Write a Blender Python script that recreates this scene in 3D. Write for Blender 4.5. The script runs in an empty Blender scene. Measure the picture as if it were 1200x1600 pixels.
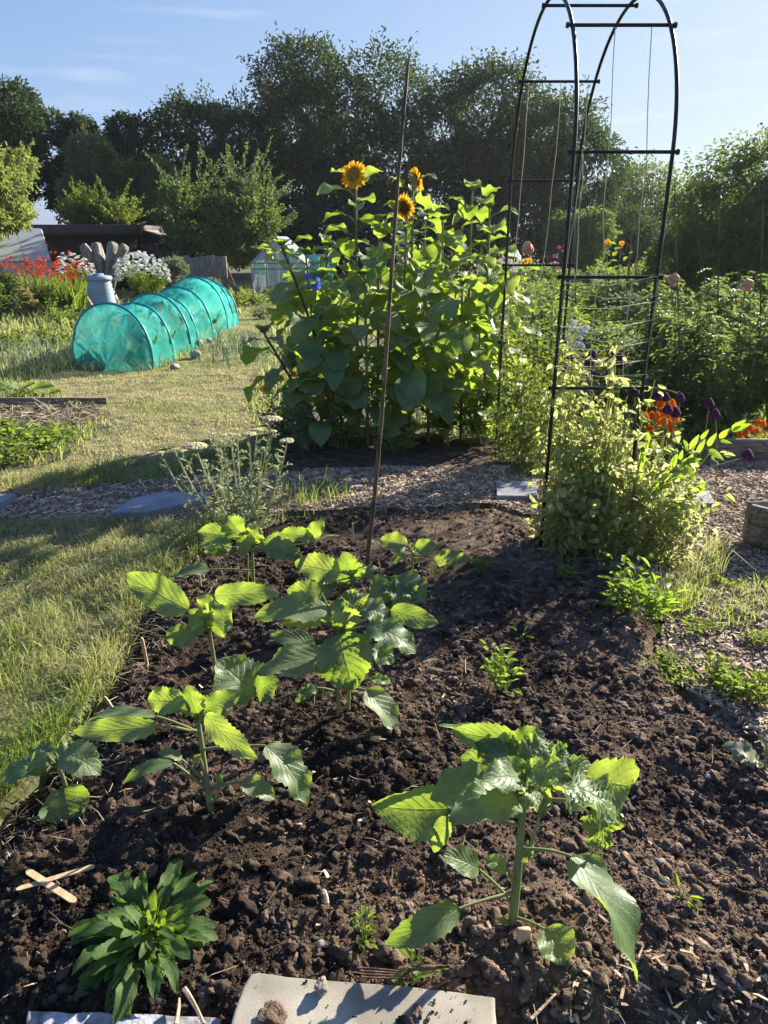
import bpy, bmesh, math, numpy as np
from mathutils import Vector, Matrix, Euler

# ---------------------------------------------------------------- camera, sky, sun, exposure
C = bpy.context.scene.collection
SC = bpy.context.scene
F, PITCH, CAMH = 1120.0, math.radians(20.8), 1.55
cam_d = bpy.data.cameras.new('camera'); cam = bpy.data.objects.new('camera', cam_d); C.objects.link(cam)
cam.location = (0, 0, CAMH); cam.rotation_euler = (math.pi/2 - PITCH, 0, 0)
cam_d.sensor_fit = 'VERTICAL'; cam_d.sensor_height = 36; cam_d.lens = 36*F/1600
cam_d.clip_end = 2000; cam_d.clip_start = 0.05
SC.camera = cam
SUN_AZ, SUN_EL = math.radians(46), math.radians(24)
W_ = bpy.data.worlds.new('World'); SC.world = W_; W_.use_nodes = True
nt = W_.node_tree; nt.nodes.clear()
def wn(t, **k):
    n = nt.nodes.new(t)
    for a, b in k.items(): setattr(n, a, b)
    return n
sky = wn('ShaderNodeTexSky', sky_type='NISHITA', sun_disc=False, sun_elevation=SUN_EL, sun_rotation=SUN_AZ,
         air_density=1.0, dust_density=1.1, ozone_density=2.2)
bg = wn('ShaderNodeBackground'); bg.inputs['Strength'].default_value = 0.12
out = wn('ShaderNodeOutputWorld')
tc = wn('ShaderNodeTexCoord'); mp = wn('ShaderNodeMapping'); mp.inputs['Scale'].default_value = (2.0, 2.0, 22)
ns = wn('ShaderNodeTexNoise'); ns.inputs['Scale'].default_value = 2.2; ns.inputs['Detail'].default_value = 7
rp = wn('ShaderNodeMapRange'); rp.inputs[1].default_value = 0.55; rp.inputs[2].default_value = 0.85; rp.inputs[4].default_value = 0.3
mx = wn('ShaderNodeMix', data_type='RGBA'); mx.inputs[7].default_value = (3.1, 3.2, 3.3, 1)
L_ = nt.links.new
L_(tc.outputs['Generated'], mp.inputs[0]); L_(mp.outputs[0], ns.inputs['Vector']); L_(ns.outputs[0], rp.inputs[0])
def vm(op, a, b_):
    q = wn('ShaderNodeVectorMath', operation=op)
    for i_, v_ in enumerate((a, b_)):
        if isinstance(v_, tuple): q.inputs[i_].default_value = v_
        else: L_(v_, q.inputs[i_])
    return q.outputs[0]
k3 = lambda v_: (v_, v_, v_)                                     # roll the glare round the sun off softly, as the camera does
sk = vm('MULTIPLY', sky.outputs[0], k3(.12)); sk = vm('DIVIDE', sk, vm('ADD', vm('MULTIPLY', sk, k3(2.0)), k3(1)))
sk = vm('ADD', vm('MULTIPLY', sk, (5.45, 6.5, 4.8)), (-.10, -.107, .96))
L_(rp.outputs[0], mx.inputs[0]); L_(sk, mx.inputs[6]); L_(mx.outputs[2], bg.inputs[0]); L_(bg.outputs[0], out.inputs[0])
sun_d = bpy.data.lights.new('sun', 'SUN'); sun = bpy.data.objects.new('sun', sun_d); C.objects.link(sun)
sun_d.energy = 5.0; sun_d.angle = math.radians(0.53); sun_d.color = (1, .93, .80)
SUNV = Vector((math.sin(SUN_AZ)*math.cos(SUN_EL), math.cos(SUN_AZ)*math.cos(SUN_EL), math.sin(SUN_EL)))
sun.rotation_euler = SUNV.to_track_quat('Z', 'Y').to_euler(); sun.location = SUNV*30
SC.view_settings.view_transform = 'Standard'; SC.view_settings.look = 'None'
SC.view_settings.exposure = 1.66; SC.view_settings.gamma = 1
SC.render.engine = 'CYCLES'
SC.cycles.max_bounces = 8; SC.cycles.transparent_max_bounces = 12; SC.cycles.transmission_bounces = 6

# ---------------------------------------------------------------- measuring: photo pixels to places
R = np.random.default_rng(11)
CP, SP = math.cos(PITCH), math.sin(PITCH)
def ray(px, py):
    a, b = (px-600)/F, (800-py)/F
    return np.array((a, CP + b*SP, -SP + b*CP))
def G(px, py, z=0.0):
    d = ray(px, py); t = (z-CAMH)/d[2]
    return np.array((d[0]*t, d[1]*t, z))
def Wd(px, py, Y):
    d = ray(px, py); t = Y/d[1]
    return np.array((d[0]*t, Y, CAMH + d[2]*t))
def ppm(p):                                                     # metres per photo pixel at a place
    return (p[1]*CP + (CAMH-p[2])*SP)/F
def unit(v):
    v = np.asarray(v, float); return v/(np.linalg.norm(v, axis=-1, keepdims=True)+1e-12)

# ---------------------------------------------------------------- noise
def _h(ix, iy, s):
    v = np.sin(ix*127.1 + iy*311.7 + s*74.7)*43758.5453
    return v - np.floor(v)
def vn(x, y, s=0):
    ix, iy = np.floor(x), np.floor(y); fx, fy = x-ix, y-iy
    fx = fx*fx*(3-2*fx); fy = fy*fy*(3-2*fy)
    a, b, c, d = _h(ix, iy, s), _h(ix+1, iy, s), _h(ix, iy+1, s), _h(ix+1, iy+1, s)
    return (a*(1-fx)+b*fx)*(1-fy) + (c*(1-fx)+d*fx)*fy - .5
def fbm(x, y, s=0, o=4):
    r = 0; a = 1.0
    for i in range(o):
        r = r + a*vn(x, y, s+i*3.1); x = x*2.03+1.7; y = y*2.03+9.2; a *= .5
    return r
def pip(x, y, poly):
    poly = np.asarray(poly); ins = np.zeros(x.shape, bool); n = len(poly)
    for i in range(n):
        x1, y1 = poly[i][:2]; x2, y2 = poly[(i+1) % n][:2]
        c = ((y1 > y) != (y2 > y)) & (x < (x2-x1)*(y-y1)/((y2-y1) or 1e-9)+x1)
        ins ^= c
    return ins
def polyd(x, y, poly):                                          # distance to a polygon's outline
    poly = np.asarray(poly); best = np.full(x.shape, 1e9); n = len(poly)
    for i in range(n):
        a = poly[i][:2]; b = poly[(i+1) % n][:2]; e = b-a
        t = np.clip(((x-a[0])*e[0]+(y-a[1])*e[1])/(e@e+1e-12), 0, 1)
        best = np.minimum(best, np.hypot(x-a[0]-t*e[0], y-a[1]-t*e[1]))
    return best

# ---------------------------------------------------------------- mesh collector
class MB:
    def __init__(s): s.v = []; s.f = []; s.uv = []; s.t = []; s.n = 0
    def add(s, V, faces, uv=None, tint=.5, mi=0):
        V = np.asarray(V, float).reshape(-1, 3); k = len(V)
        s.v.append(V); s.uv.append(np.zeros((k, 2)) if uv is None else np.asarray(uv, float).reshape(-1, 2))
        s.t.append(np.broadcast_to(np.asarray(tint, float), (k,)).copy())
        for fa in (faces if isinstance(faces, list) else [faces]):
            fa = np.asarray(fa, np.int64)
            if len(fa): s.f.append((fa+s.n, mi))
        s.n += k
    def grid(s, P, uv=None, tint=.5, mi=0, close=False):
        n, m = P.shape[:2]; i = np.arange(n-1)[:, None]; j = np.arange(m if close else m-1)[None]
        j2 = (j+1) % m
        q = np.stack([i*m+j, i*m+j2, (i+1)*m+j2, (i+1)*m+j], -1).reshape(-1, 4)
        s.add(P.reshape(-1, 3), q, None if uv is None else uv.reshape(-1, 2), tint, mi)
    def tube(s, pts, r, k=6, mi=0, tint=.5, caps=True):
        pts = np.asarray(pts, float); n = len(pts); r = np.broadcast_to(np.asarray(r, float), (n,))
        d = unit(np.gradient(pts, axis=0)); up = np.array((0, 0, 1.)) if abs(d[0][2]) < .9 else np.array((1., 0, 0))
        P = np.zeros((n, k, 3)); x = unit(np.cross(up, d[0]))
        th = np.arange(k)*2*math.pi/k
        for i in range(n):
            x = unit(x - d[i]*(x@d[i])); y = np.cross(d[i], x)
            P[i] = pts[i] + r[i]*(np.cos(th)[:, None]*x + np.sin(th)[:, None]*y)
        vv, uu = np.meshgrid(np.linspace(0, 1, n), np.linspace(0, 1, k), indexing='ij')
        s.grid(P, np.stack([uu, vv], -1), tint, mi, close=True)
        if caps:
            for e, rev in ((0, True), (n-1, False)):
                ring = P[e]; c = ring.mean(0)
                a = np.arange(k); b = (a+1) % k
                f = np.stack([np.full(k, k), b, a] if rev else [np.full(k, k), a, b], -1)
                s.add(np.vstack([ring, c]), f, None, tint, mi)
    def box(s, c, size, rot=None, mi=0, tint=.5, bev=.0):
        sx, sy, sz = [q/2 for q in size]; b = min(bev, sx*.9, sy*.9, sz*.9)
        if b > 0:
            V = []
            for X in (-1, 1):
                for Y in (-1, 1):
                    for Z in (-1, 1):
                        V += [(X*sx, Y*(sy-b), Z*(sz-b)), (X*(sx-b), Y*sy, Z*(sz-b)), (X*(sx-b), Y*(sy-b), Z*sz)]
            bm = bmesh.new(); [bm.verts.new(p) for p in V]
            bmesh.ops.convex_hull(bm, input=bm.verts[:]); bmesh.ops.dissolve_limit(bm, angle_limit=.01, verts=bm.verts[:], edges=bm.edges[:])
            bm.verts.index_update(); V = np.array([v.co[:] for v in bm.verts]); fs = [[v.index for v in f.verts] for f in bm.faces]; bm.free()
        else:
            V = np.array([(x, y, z) for x in (-sx, sx) for y in (-sy, sy) for z in (-sz, sz)])
            fs = [[0, 1, 3, 2], [4, 6, 7, 5], [0, 4, 5, 1], [2, 3, 7, 6], [0, 2, 6, 4], [1, 5, 7, 3]]
        if rot is not None: V = V@np.array(Euler(rot).to_matrix()).T
        by = {}
        for f in fs: by.setdefault(len(f), []).append(f)
        s.add(V+np.asarray(c), [np.array(q) for q in by.values()], V[:, [0, 2]], tint, mi)
    def lathe(s, c, prof, k=16, mi=0, tint=.5, M=None):
        prof = np.asarray(prof, float); th = np.arange(k)*2*math.pi/k
        P = np.stack([prof[:, 0][:, None]*np.cos(th), prof[:, 0][:, None]*np.sin(th), np.repeat(prof[:, 1][:, None], k, 1)], -1)
        if M is not None: P = P@np.asarray(M).T
        s.grid(P+np.asarray(c), None, tint, mi, close=True)
    def leaves(s, B, D, N, L, Wd, fold=.25, tint=.5, mi=0):      # batch of folded pointed leaves
        B = np.asarray(B, float); n = len(B)
        if n == 0: return
        D = unit(D); N = unit(N - D*(N*D).sum(-1, keepdims=True)); S = np.cross(D, N)
        L = np.broadcast_to(L, (n,))[:, None]; w = np.broadcast_to(Wd, (n,))[:, None]*.5
        T = B+D*L - N*L*.12
        a1 = B+D*L*.3; a2 = B+D*L*.68; up = N*w*fold*2
        V = np.stack([B, a1+S*w+up, a2+S*w*.72+up*.8, T, a2-S*w*.72+up*.8, a1-S*w+up], 1)
        o = np.arange(n)[:, None]*6
        q = np.vstack([o+np.array([0, 1, 2, 3]), o+np.array([0, 3, 4, 5])])
        uv = np.tile(np.array([[.5, 0], [1, .3], [.9, .68], [.5, 1], [.1, .68], [0, .3]]), (n, 1))
        s.add(V, q, uv, np.repeat(np.broadcast_to(tint, (n,)), 6), mi)
    def blades(s, B, H, lean, Wd, tint=.5, mi=0):                # batch of grass blades
        B = np.asarray(B, float); n = len(B)
        if n == 0: return
        th = R.uniform(0, 2*math.pi, n); S = np.stack([np.cos(th), np.sin(th), 0*th], -1)*np.broadcast_to(Wd, (n,))[:, None]*.5
        H = np.broadcast_to(H, (n,))[:, None]; ln = np.asarray(lean, float)
        m = B+ln*H*.3; m[:, 2] += H[:, 0]*.55; t = B+ln*H; t[:, 2] += H[:, 0]*(1-.35*np.linalg.norm(ln, axis=1))
        V = np.stack([B-S, B+S, m+S*.8, m-S*.8, t], 1); o = np.arange(n)[:, None]*5
        s.add(V, [o+np.array([0, 1, 2, 3]), o+np.array([3, 2, 4])], None, np.repeat(np.broadcast_to(tint, (n,)), 5), mi)
    def lumps(s, proto, Pc, S, tint=.5, mi=0, flat=.75):         # batch of rough clods
        PV, PF = proto; n = len(Pc)
        if n == 0: return
        q = unit(R.normal(size=(n, 4))); w, x, y, z = q.T
        M = np.stack([1-2*(y*y+z*z), 2*(x*y-z*w), 2*(x*z+y*w), 2*(x*y+z*w), 1-2*(x*x+z*z), 2*(y*z-x*w), 2*(x*z-y*w), 2*(y*z+x*w), 1-2*(x*x+y*y)], -1).reshape(n, 3, 3)
        sc = np.stack([R.uniform(.7, 1.25, n), R.uniform(.7, 1.25, n), np.full(n, flat)], -1)*np.broadcast_to(S, (n,))[:, None]
        V = np.einsum('nij,kj->nki', M, PV)*sc[:, None] + np.asarray(Pc)[:, None]
        k = len(PV); f = (PF[None]+np.arange(n)[:, None, None]*k).reshape(-1, PF.shape[1])
        s.add(V, f, None, np.repeat(np.broadcast_to(tint, (n,)), k), mi)
    def build(s, name, mats, parent=None, smooth=True):
        me = bpy.data.meshes.new(name)
        V = np.vstack(s.v) if s.v else np.zeros((0, 3))
        me.vertices.add(len(V)); me.vertices.foreach_set('co', V.ravel())
        lo = np.concatenate([f.ravel() for f, _ in s.f]); tot = np.concatenate([np.full(len(f), f.shape[1]) for f, _ in s.f])
        me.loops.add(len(lo)); me.loops.foreach_set('vertex_index', lo.astype(np.int32))
        st = np.concatenate([[0], np.cumsum(tot)[:-1]])
        me.polygons.add(len(tot)); me.polygons.foreach_set('loop_start', st.astype(np.int32)); me.polygons.foreach_set('loop_total', tot.astype(np.int32))
        me.polygons.foreach_set('material_index', np.concatenate([np.full(len(f), m) for f, m in s.f]).astype(np.int32))
        me.polygons.foreach_set('use_smooth', np.full(len(tot), smooth))
        uv = me.uv_layers.new(name='UVMap'); uv.data.foreach_set('uv', np.vstack(s.uv)[lo].astype(np.float32).ravel())
        at = me.attributes.new('tint', 'FLOAT', 'POINT'); at.data.foreach_set('value', np.concatenate(s.t).astype(np.float32))
        me.update(calc_edges=True); me.validate()
        for m in (mats if isinstance(mats, (list, tuple)) else [mats]): me.materials.append(m)
        o = bpy.data.objects.new(name, me); C.objects.link(o)
        if parent is not None: o.parent = parent; o.matrix_parent_inverse = parent.matrix_world.inverted() if False else Matrix.Translation(-Vector(parent.location))
        return o
def ico(sub, rough=.25, seed=0):
    bm = bmesh.new(); bmesh.ops.create_icosphere(bm, subdivisions=sub, radius=1)
    V = np.array([v.co[:] for v in bm.verts]); Fc = np.array([[v.index for v in f.verts] for f in bm.faces]); bm.free()
    r = np.random.default_rng(seed); d = np.zeros(len(V))
    for k in range(20):
        a = unit(r.normal(size=3)); fq = r.uniform(2, 12); d += r.uniform(.3, 1)*np.sin(V@a*fq+r.uniform(0, 6))*min(1, 4/fq)
    return V*(1+rough*d/3)[:, None], Fc

# ---------------------------------------------------------------- things, labels
def thing(name, label, cat, loc, group=None):
    o = bpy.data.objects.new(name, None); C.objects.link(o); o.location = tuple(float(q) for q in loc); o.empty_display_size = .05
    return tag(o, label, cat, group)
def tag(o, label=None, cat=None, group=None, kind=None):
    if label: o['label'] = label
    if cat: o['category'] = cat
    if group: o['group'] = group
    if kind: o['kind'] = kind
    return o

# ---------------------------------------------------------------- materials
def newmat(name):
    m = bpy.data.materials.new(name); m.use_nodes = True; n = m.node_tree; n.nodes.clear()
    return m, n
def nd(n, t, **k):
    q = n.nodes.new(t)
    for a, b in k.items(): setattr(q, a, b)
    return q
def c4(c): return (c[0], c[1], c[2], 1)
def m_leaf(name, a, b, ta, tb, fac=.45, rough=.5, spec=.35, vein=False, noise=0):
    m, n = newmat(name); L = n.links.new
    at = nd(n, 'ShaderNodeAttribute', attribute_name='tint')
    mc = nd(n, 'ShaderNodeMix', data_type='RGBA'); mc.inputs[6].default_value = c4(a); mc.inputs[7].default_value = c4(b)
    mt = nd(n, 'ShaderNodeMix', data_type='RGBA'); mt.inputs[6].default_value = c4(ta); mt.inputs[7].default_value = c4(tb)
    L(at.outputs['Fac'], mc.inputs[0]); L(at.outputs['Fac'], mt.inputs[0])
    p = nd(n, 'ShaderNodeBsdfPrincipled'); p.inputs['Roughness'].default_value = rough; p.inputs['Specular IOR Level'].default_value = spec
    t = nd(n, 'ShaderNodeBsdfTranslucent'); ms = nd(n, 'ShaderNodeMixShader'); ms.inputs[0].default_value = fac
    o = nd(n, 'ShaderNodeOutputMaterial')
    cc, ct = mc.outputs[2], mt.outputs[2]
    if vein:
        uv = nd(n, 'ShaderNodeUVMap'); sp = nd(n, 'ShaderNodeSeparateXYZ'); L(uv.outputs[0], sp.inputs[0])
        def M(op, x, y=None, z=None):
            q = nd(n, 'ShaderNodeMath', operation=op)
            for i, v in enumerate((x, y, z)):
                if v is None: continue
                if isinstance(v, (int, float)): q.inputs[i].default_value = v
                else: L(v, q.inputs[i])
            return q.outputs[0]
        u = M('ABSOLUTE', M('MULTIPLY_ADD', sp.outputs[0], 2, -1))
        tt = M('MULTIPLY', M('SUBTRACT', sp.outputs[1], M('MULTIPLY', M('POWER', u, .8), .42)), 7.0)
        fr = M('ABSOLUTE', M('SUBTRACT', M('FRACT', tt), .5))          # .5 on the vein
        side = M('SMOOTH_MIN', M('MULTIPLY', M('SUBTRACT', fr, .40), 10), 1.0, .1)
        side = M('MAXIMUM', side, 0)
        mid = M('MAXIMUM', M('SUBTRACT', 1, M('MULTIPLY', u, 16)), 0)
        vm = M('MINIMUM', M('ADD', M('MULTIPLY', side, .6), mid), 1)
        nz = nd(n, 'ShaderNodeTexNoise'); nz.inputs['Scale'].default_value = 90; nz.inputs['Detail'].default_value = 3
        nz2 = nd(n, 'ShaderNodeTexNoise'); nz2.inputs['Scale'].default_value = 9; nz2.inputs['Detail'].default_value = 3
        l1 = nd(n, 'ShaderNodeMix', data_type='RGBA'); L(M('MULTIPLY', vm, .45), l1.inputs[0]); L(cc, l1.inputs[6]); l1.inputs[7].default_value = (.2, .3, .12, 1)
        hs = nd(n, 'ShaderNodeHueSaturation'); L(l1.outputs[2], hs.inputs['Color']); L(M('MULTIPLY_ADD', nz2.outputs[0], .9, .55), hs.inputs['Value'])
        cc = hs.outputs[0]
        l2 = nd(n, 'ShaderNodeMix', data_type='RGBA'); L(M('MULTIPLY', vm, .22), l2.inputs[0]); L(ct, l2.inputs[6]); l2.inputs[7].default_value = c4([q*.55 for q in ta])
        hs2 = nd(n, 'ShaderNodeHueSaturation'); L(l2.outputs[2], hs2.inputs['Color']); L(M('MULTIPLY_ADD', nz2.outputs[0], .7, .65), hs2.inputs['Value'])
        ct = hs2.outputs[0]
        nz3 = nd(n, 'ShaderNodeTexNoise'); nz3.inputs['Scale'].default_value = 38; nz3.inputs['Detail'].default_value = 4; bl_ = M('MULTIPLY', M('MINIMUM', M('MAXIMUM', M('MULTIPLY', M('SUBTRACT', nz3.outputs[0], .66), 14), 0), 1), .65)
        for nm_ in ('c', 't'):
            l3 = nd(n, 'ShaderNodeMix', data_type='RGBA'); L(bl_, l3.inputs[0]); L(cc if nm_ == 'c' else ct, l3.inputs[6]); l3.inputs[7].default_value = (.22, .2, .08, 1)
            if nm_ == 'c': cc = l3.outputs[2]
            else: ct = l3.outputs[2]
        mpv = nd(n, 'ShaderNodeMapping'); mpv.inputs['Scale'].default_value = (9, 13, 1); L(uv.outputs[0], mpv.inputs[0])
        vo = nd(n, 'ShaderNodeTexVoronoi', feature='DISTANCE_TO_EDGE'); vo.inputs['Scale'].default_value = 1; L(mpv.outputs[0], vo.inputs['Vector']); net_ = M('MULTIPLY', M('MINIMUM', vo.outputs[0], .2), .9)
        hgt = M('ADD', net_, M('SUBTRACT', M('MULTIPLY', M('SINE', M('MULTIPLY', fr, 3.14)), .0), M('MULTIPLY', vm, 1.0)), M('MULTIPLY', nz.outputs[0], .9))
        bu = nd(n, 'ShaderNodeBump'); bu.inputs['Strength'].default_value = .45; bu.inputs['Distance'].default_value = .003
        L(hgt, bu.inputs['Height']); L(bu.outputs[0], p.inputs['Normal']); L(bu.outputs[0], t.inputs['Normal'])
    L(cc, p.inputs['Base Color']); L(ct, t.inputs['Color'])
    L(p.outputs[0], ms.inputs[1]); L(t.outputs[0], ms.inputs[2]); L(ms.outputs[0], o.inputs[0])
    return m
def m_solid(name, a, b=None, rough=.7, scale=8, detail=5, bump=0, bdist=.01, spec=.3, metal=0, stretch=(1, 1, 1), contrast=(.35, .65), tint=0, bscale=None):
    b = b or a
    m, n = newmat(name); L = n.links.new
    tcn = nd(n, 'ShaderNodeTexCoord'); mpn = nd(n, 'ShaderNodeMapping'); mpn.inputs['Scale'].default_value = stretch
    nz = nd(n, 'ShaderNodeTexNoise'); nz.inputs['Scale'].default_value = scale; nz.inputs['Detail'].default_value = detail
    L(tcn.outputs['Object'], mpn.inputs[0]); L(mpn.outputs[0], nz.inputs['Vector'])
    mr = nd(n, 'ShaderNodeMapRange'); mr.inputs[1].default_value, mr.inputs[2].default_value = contrast; L(nz.outputs[0], mr.inputs[0])
    mc = nd(n, 'ShaderNodeMix', data_type='RGBA'); mc.inputs[6].default_value = c4(a); mc.inputs[7].default_value = c4(b); L(mr.outputs[0], mc.inputs[0])
    p = nd(n, 'ShaderNodeBsdfPrincipled'); p.inputs['Roughness'].default_value = rough; p.inputs['Specular IOR Level'].default_value = spec; p.inputs['Metallic'].default_value = metal
    col = mc.outputs[2]
    if tint:
        at = nd(n, 'ShaderNodeAttribute', attribute_name='tint'); mr2 = nd(n, 'ShaderNodeMapRange'); mr2.inputs[3].default_value = 1-tint; mr2.inputs[4].default_value = 1+tint
        L(at.outputs['Fac'], mr2.inputs[0]); hs = nd(n, 'ShaderNodeHueSaturation'); L(mr2.outputs[0], hs.inputs['Value']); L(col, hs.inputs['Color']); col = hs.outputs[0]
    L(col, p.inputs['Base Color'])
    if bump:
        nb = nd(n, 'ShaderNodeTexNoise'); nb.inputs['Scale'].default_value = bscale or scale*3; nb.inputs['Detail'].default_value = 6; L(mpn.outputs[0], nb.inputs['Vector'])
        bu = nd(n, 'ShaderNodeBump'); bu.inputs['Strength'].default_value = bump; bu.inputs['Distance'].default_value = bdist
        L(nb.outputs[0], bu.inputs['Height']); L(bu.outputs[0], p.inputs['Normal'])
    o = nd(n, 'ShaderNodeOutputMaterial'); L(p.outputs[0], o.inputs[0])
    return m
def m_sheer(name, col, alpha, trans=.5, bump=True, rough=.6):
    m, n = newmat(name); L = n.links.new
    d = nd(n, 'ShaderNodeBsdfDiffuse'); d.inputs[0].default_value = c4(col); t = nd(n, 'ShaderNodeBsdfTranslucent'); t.inputs[0].default_value = c4(col)
    a = nd(n, 'ShaderNodeMixShader'); a.inputs[0].default_value = trans; L(d.outputs[0], a.inputs[1]); L(t.outputs[0], a.inputs[2])
    tr = nd(n, 'ShaderNodeBsdfTransparent'); b = nd(n, 'ShaderNodeMixShader'); L(tr.outputs[0], b.inputs[1]); L(a.outputs[0], b.inputs[2])
    nz = nd(n, 'ShaderNodeTexNoise'); nz.inputs['Scale'].default_value = 14; nz.inputs['Detail'].default_value = 4; tcn = nd(n, 'ShaderNodeTexCoord'); L(tcn.outputs['Object'], nz.inputs['Vector'])
    mr = nd(n, 'ShaderNodeMapRange'); mr.inputs[1].default_value = .3; mr.inputs[2].default_value = .7; mr.inputs[3].default_value = alpha-.015; mr.inputs[4].default_value = alpha+.015
    L(nz.outputs[0], mr.inputs[0]); L(mr.outputs[0], b.inputs[0])
    o = nd(n, 'ShaderNodeOutputMaterial'); L(b.outputs[0], o.inputs[0]); return m
def m_glass(name, col, alpha):
    m, n = newmat(name); L = n.links.new
    g = nd(n, 'ShaderNodeBsdfPrincipled'); g.inputs['Base Color'].default_value = c4(col); g.inputs['Roughness'].default_value = .25; g.inputs['Specular IOR Level'].default_value = .6
    tr = nd(n, 'ShaderNodeBsdfTransparent'); b = nd(n, 'ShaderNodeMixShader'); b.inputs[0].default_value = alpha
    L(tr.outputs[0], b.inputs[1]); L(g.outputs[0], b.inputs[2]); o = nd(n, 'ShaderNodeOutputMaterial'); L(b.outputs[0], o.inputs[0]); return m

M = {}
M['sunleaf'] = m_leaf('sunflower leaf', (.10, .16, .07), (.165, .225, .10), (.33, .49, .035), (.48, .60, .07), .45, .48, .55, vein=True)
M['sunyoung'] = m_leaf('young leaf', (.10, .17, .05), (.14, .2, .06), (.30, .47, .03), (.4, .54, .04), .5, .5, .3, vein=True)
M['sunstem'] = m_leaf('sunflower stem', (.17, .20, .085), (.25, .27, .13), (.3, .36, .07), (.34, .4, .09), .22, .8, .12)
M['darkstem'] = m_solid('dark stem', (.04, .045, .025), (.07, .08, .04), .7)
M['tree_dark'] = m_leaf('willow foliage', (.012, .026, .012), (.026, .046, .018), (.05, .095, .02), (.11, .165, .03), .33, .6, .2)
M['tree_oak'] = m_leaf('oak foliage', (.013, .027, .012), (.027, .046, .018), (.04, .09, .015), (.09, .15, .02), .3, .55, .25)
M['tree_plum'] = m_leaf('plum foliage', (.075, .105, .055), (.14, .18, .09), (.14, .22, .04), (.22, .3, .05), .38, .5, .35)
M['tree_lime'] = m_leaf('yellow green foliage', (.11, .145, .045), (.18, .21, .07), (.25, .33, .06), (.35, .4, .09), .45, .55, .3)
M['conifer'] = m_leaf('conifer foliage', (.08, .12, .02), (.16, .2, .03), (.2, .28, .03), (.3, .36, .04), .4, .6, .2)
M['hedge'] = m_leaf('hedge foliage', (.05, .078, .03), (.095, .13, .05), (.16, .24, .04), (.25, .34, .06), .4, .5, .3)
M['herb'] = m_leaf('herb foliage', (.06, .10, .025), (.12, .17, .05), (.22, .34, .03), (.38, .45, .05), .45, .5, .3)
M['grey_herb'] = m_leaf('grey foliage', (.13, .16, .10), (.24, .26, .17), (.22, .27, .10), (.34, .38, .18), .35, .6, .3)
M['tomato'] = m_leaf('tomato foliage', (.06, .095, .04), (.12, .16, .075), (.18, .27, .05), (.30, .37, .08), .42, .6, .25)
M['pea'] = m_leaf('pea foliage', (.11, .17, .06), (.34, .33, .15), (.44, .55, .11), (.68, .66, .30), .57, .55, .3)
M['grass'] = m_leaf('grass', (.10, .145, .04), (.42, .38, .2), (.34, .45, .06), (.58, .54, .22), .4, .5, .3)
M['drygrass'] = m_leaf('dry grass', (.16, .16, .06), (.42, .34, .17), (.3, .3, .08), (.5, .42, .18), .35, .6, .25)
M['onion'] = m_leaf('onion leaf', (.11, .15, .08), (.2, .24, .14), (.2, .28, .14), (.3, .36, .2), .3, .45, .4)
M['rosette'] = m_leaf('rosette leaf', (.05, .10, .025), (.09, .15, .04), (.2, .34, .03), (.3, .42, .04), .42, .6, .25, vein=True)
M['yellow'] = m_leaf('yellow petal', (.65, .30, .01), (.8, .42, .015), (.8, .42, .01), (.85, .5, .02), .4, .6, .2)
M['orange'] = m_leaf('orange petal', (.8, .2, .008), (.88, .32, .02), (.85, .26, .01), (.9, .38, .02), .35, .6, .2)
M['red'] = m_leaf('red petal', (.45, .03, .015), (.62, .08, .025), (.7, .07, .02), (.8, .12, .03), .35, .6, .2)
M['white'] = m_leaf('white petal', (.72, .72, .66), (.82, .82, .78), (.7, .7, .6), (.8, .8, .7), .35, .6, .2)
M['pink'] = m_leaf('pink petal', (.5, .03, .22), (.6, .06, .3), (.6, .05, .3), (.6, .05, .3), .35, .6, .2)
M['purple'] = m_solid('allium purple', (.045, .008, .035), (.13, .02, .085), .75, 60, bump=.8, bdist=.004, tint=.4)
M['disc'] = m_solid('sunflower disc', (.05, .022, .006), (.16, .09, .015), .9, 60, bump=1, bdist=.006)
M['discgold'] = m_solid('gold sunflower disc', (.22, .13, .01), (.36, .22, .02), .9, 60, bump=1, bdist=.006)
M['yarrow'] = m_solid('yarrow head', (.52, .48, .24), (.74, .64, .38), .9, 90, bump=1, bdist=.006)
M['bark'] = m_solid('bark', (.05, .04, .03), (.12, .1, .075), .9, 20, bump=.8, stretch=(1, 1, .2))
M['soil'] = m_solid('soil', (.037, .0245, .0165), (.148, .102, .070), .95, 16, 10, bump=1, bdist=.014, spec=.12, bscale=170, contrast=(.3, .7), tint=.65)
M['clod'] = m_solid('soil clod', (.044, .029, .020), (.18, .126, .088), .95, 18, 6, bump=1, bdist=.006, spec=.12, tint=.6, bscale=220)
M['lawn'] = m_solid('lawn ground', (.07, .07, .028), (.25, .21, .10), .95, 5, 8, bump=.8, bscale=80)
M['wild'] = m_solid('weedy ground', (.045, .055, .02), (.13, .12, .055), .95, 4, 8, bump=.8, bscale=60)
M['chipbed'] = m_solid('wood chip bed', (.09, .062, .04), (.33, .245, .16), .95, 45, 6, bump=1, bscale=120, bdist=.012)
M['chip'] = m_solid('wood chip', (.24, .165, .10), (.60, .46, .31), .85, 14, 4, tint=.6, bump=.5, bscale=60)
M['straw'] = m_solid('straw', (.22, .17, .10), (.42, .35, .23), .8, 9, tint=.5)
M['strawbed'] = m_solid('straw mulch', (.07, .05, .03), (.28, .22, .13), .95, 22, 8, bump=1, bscale=90)
M['black'] = m_solid('black enamel steel', (.005, .005, .006), (.01, .01, .011), .42, 20, spec=.35)
M['cane'] = m_solid('bamboo cane', (.055, .036, .022), (.17, .12, .07), .55, 9, stretch=(4, 4, 1))
M['twine'] = m_solid('twine', (.5, .47, .25), (.62, .58, .35), .8)
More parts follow.
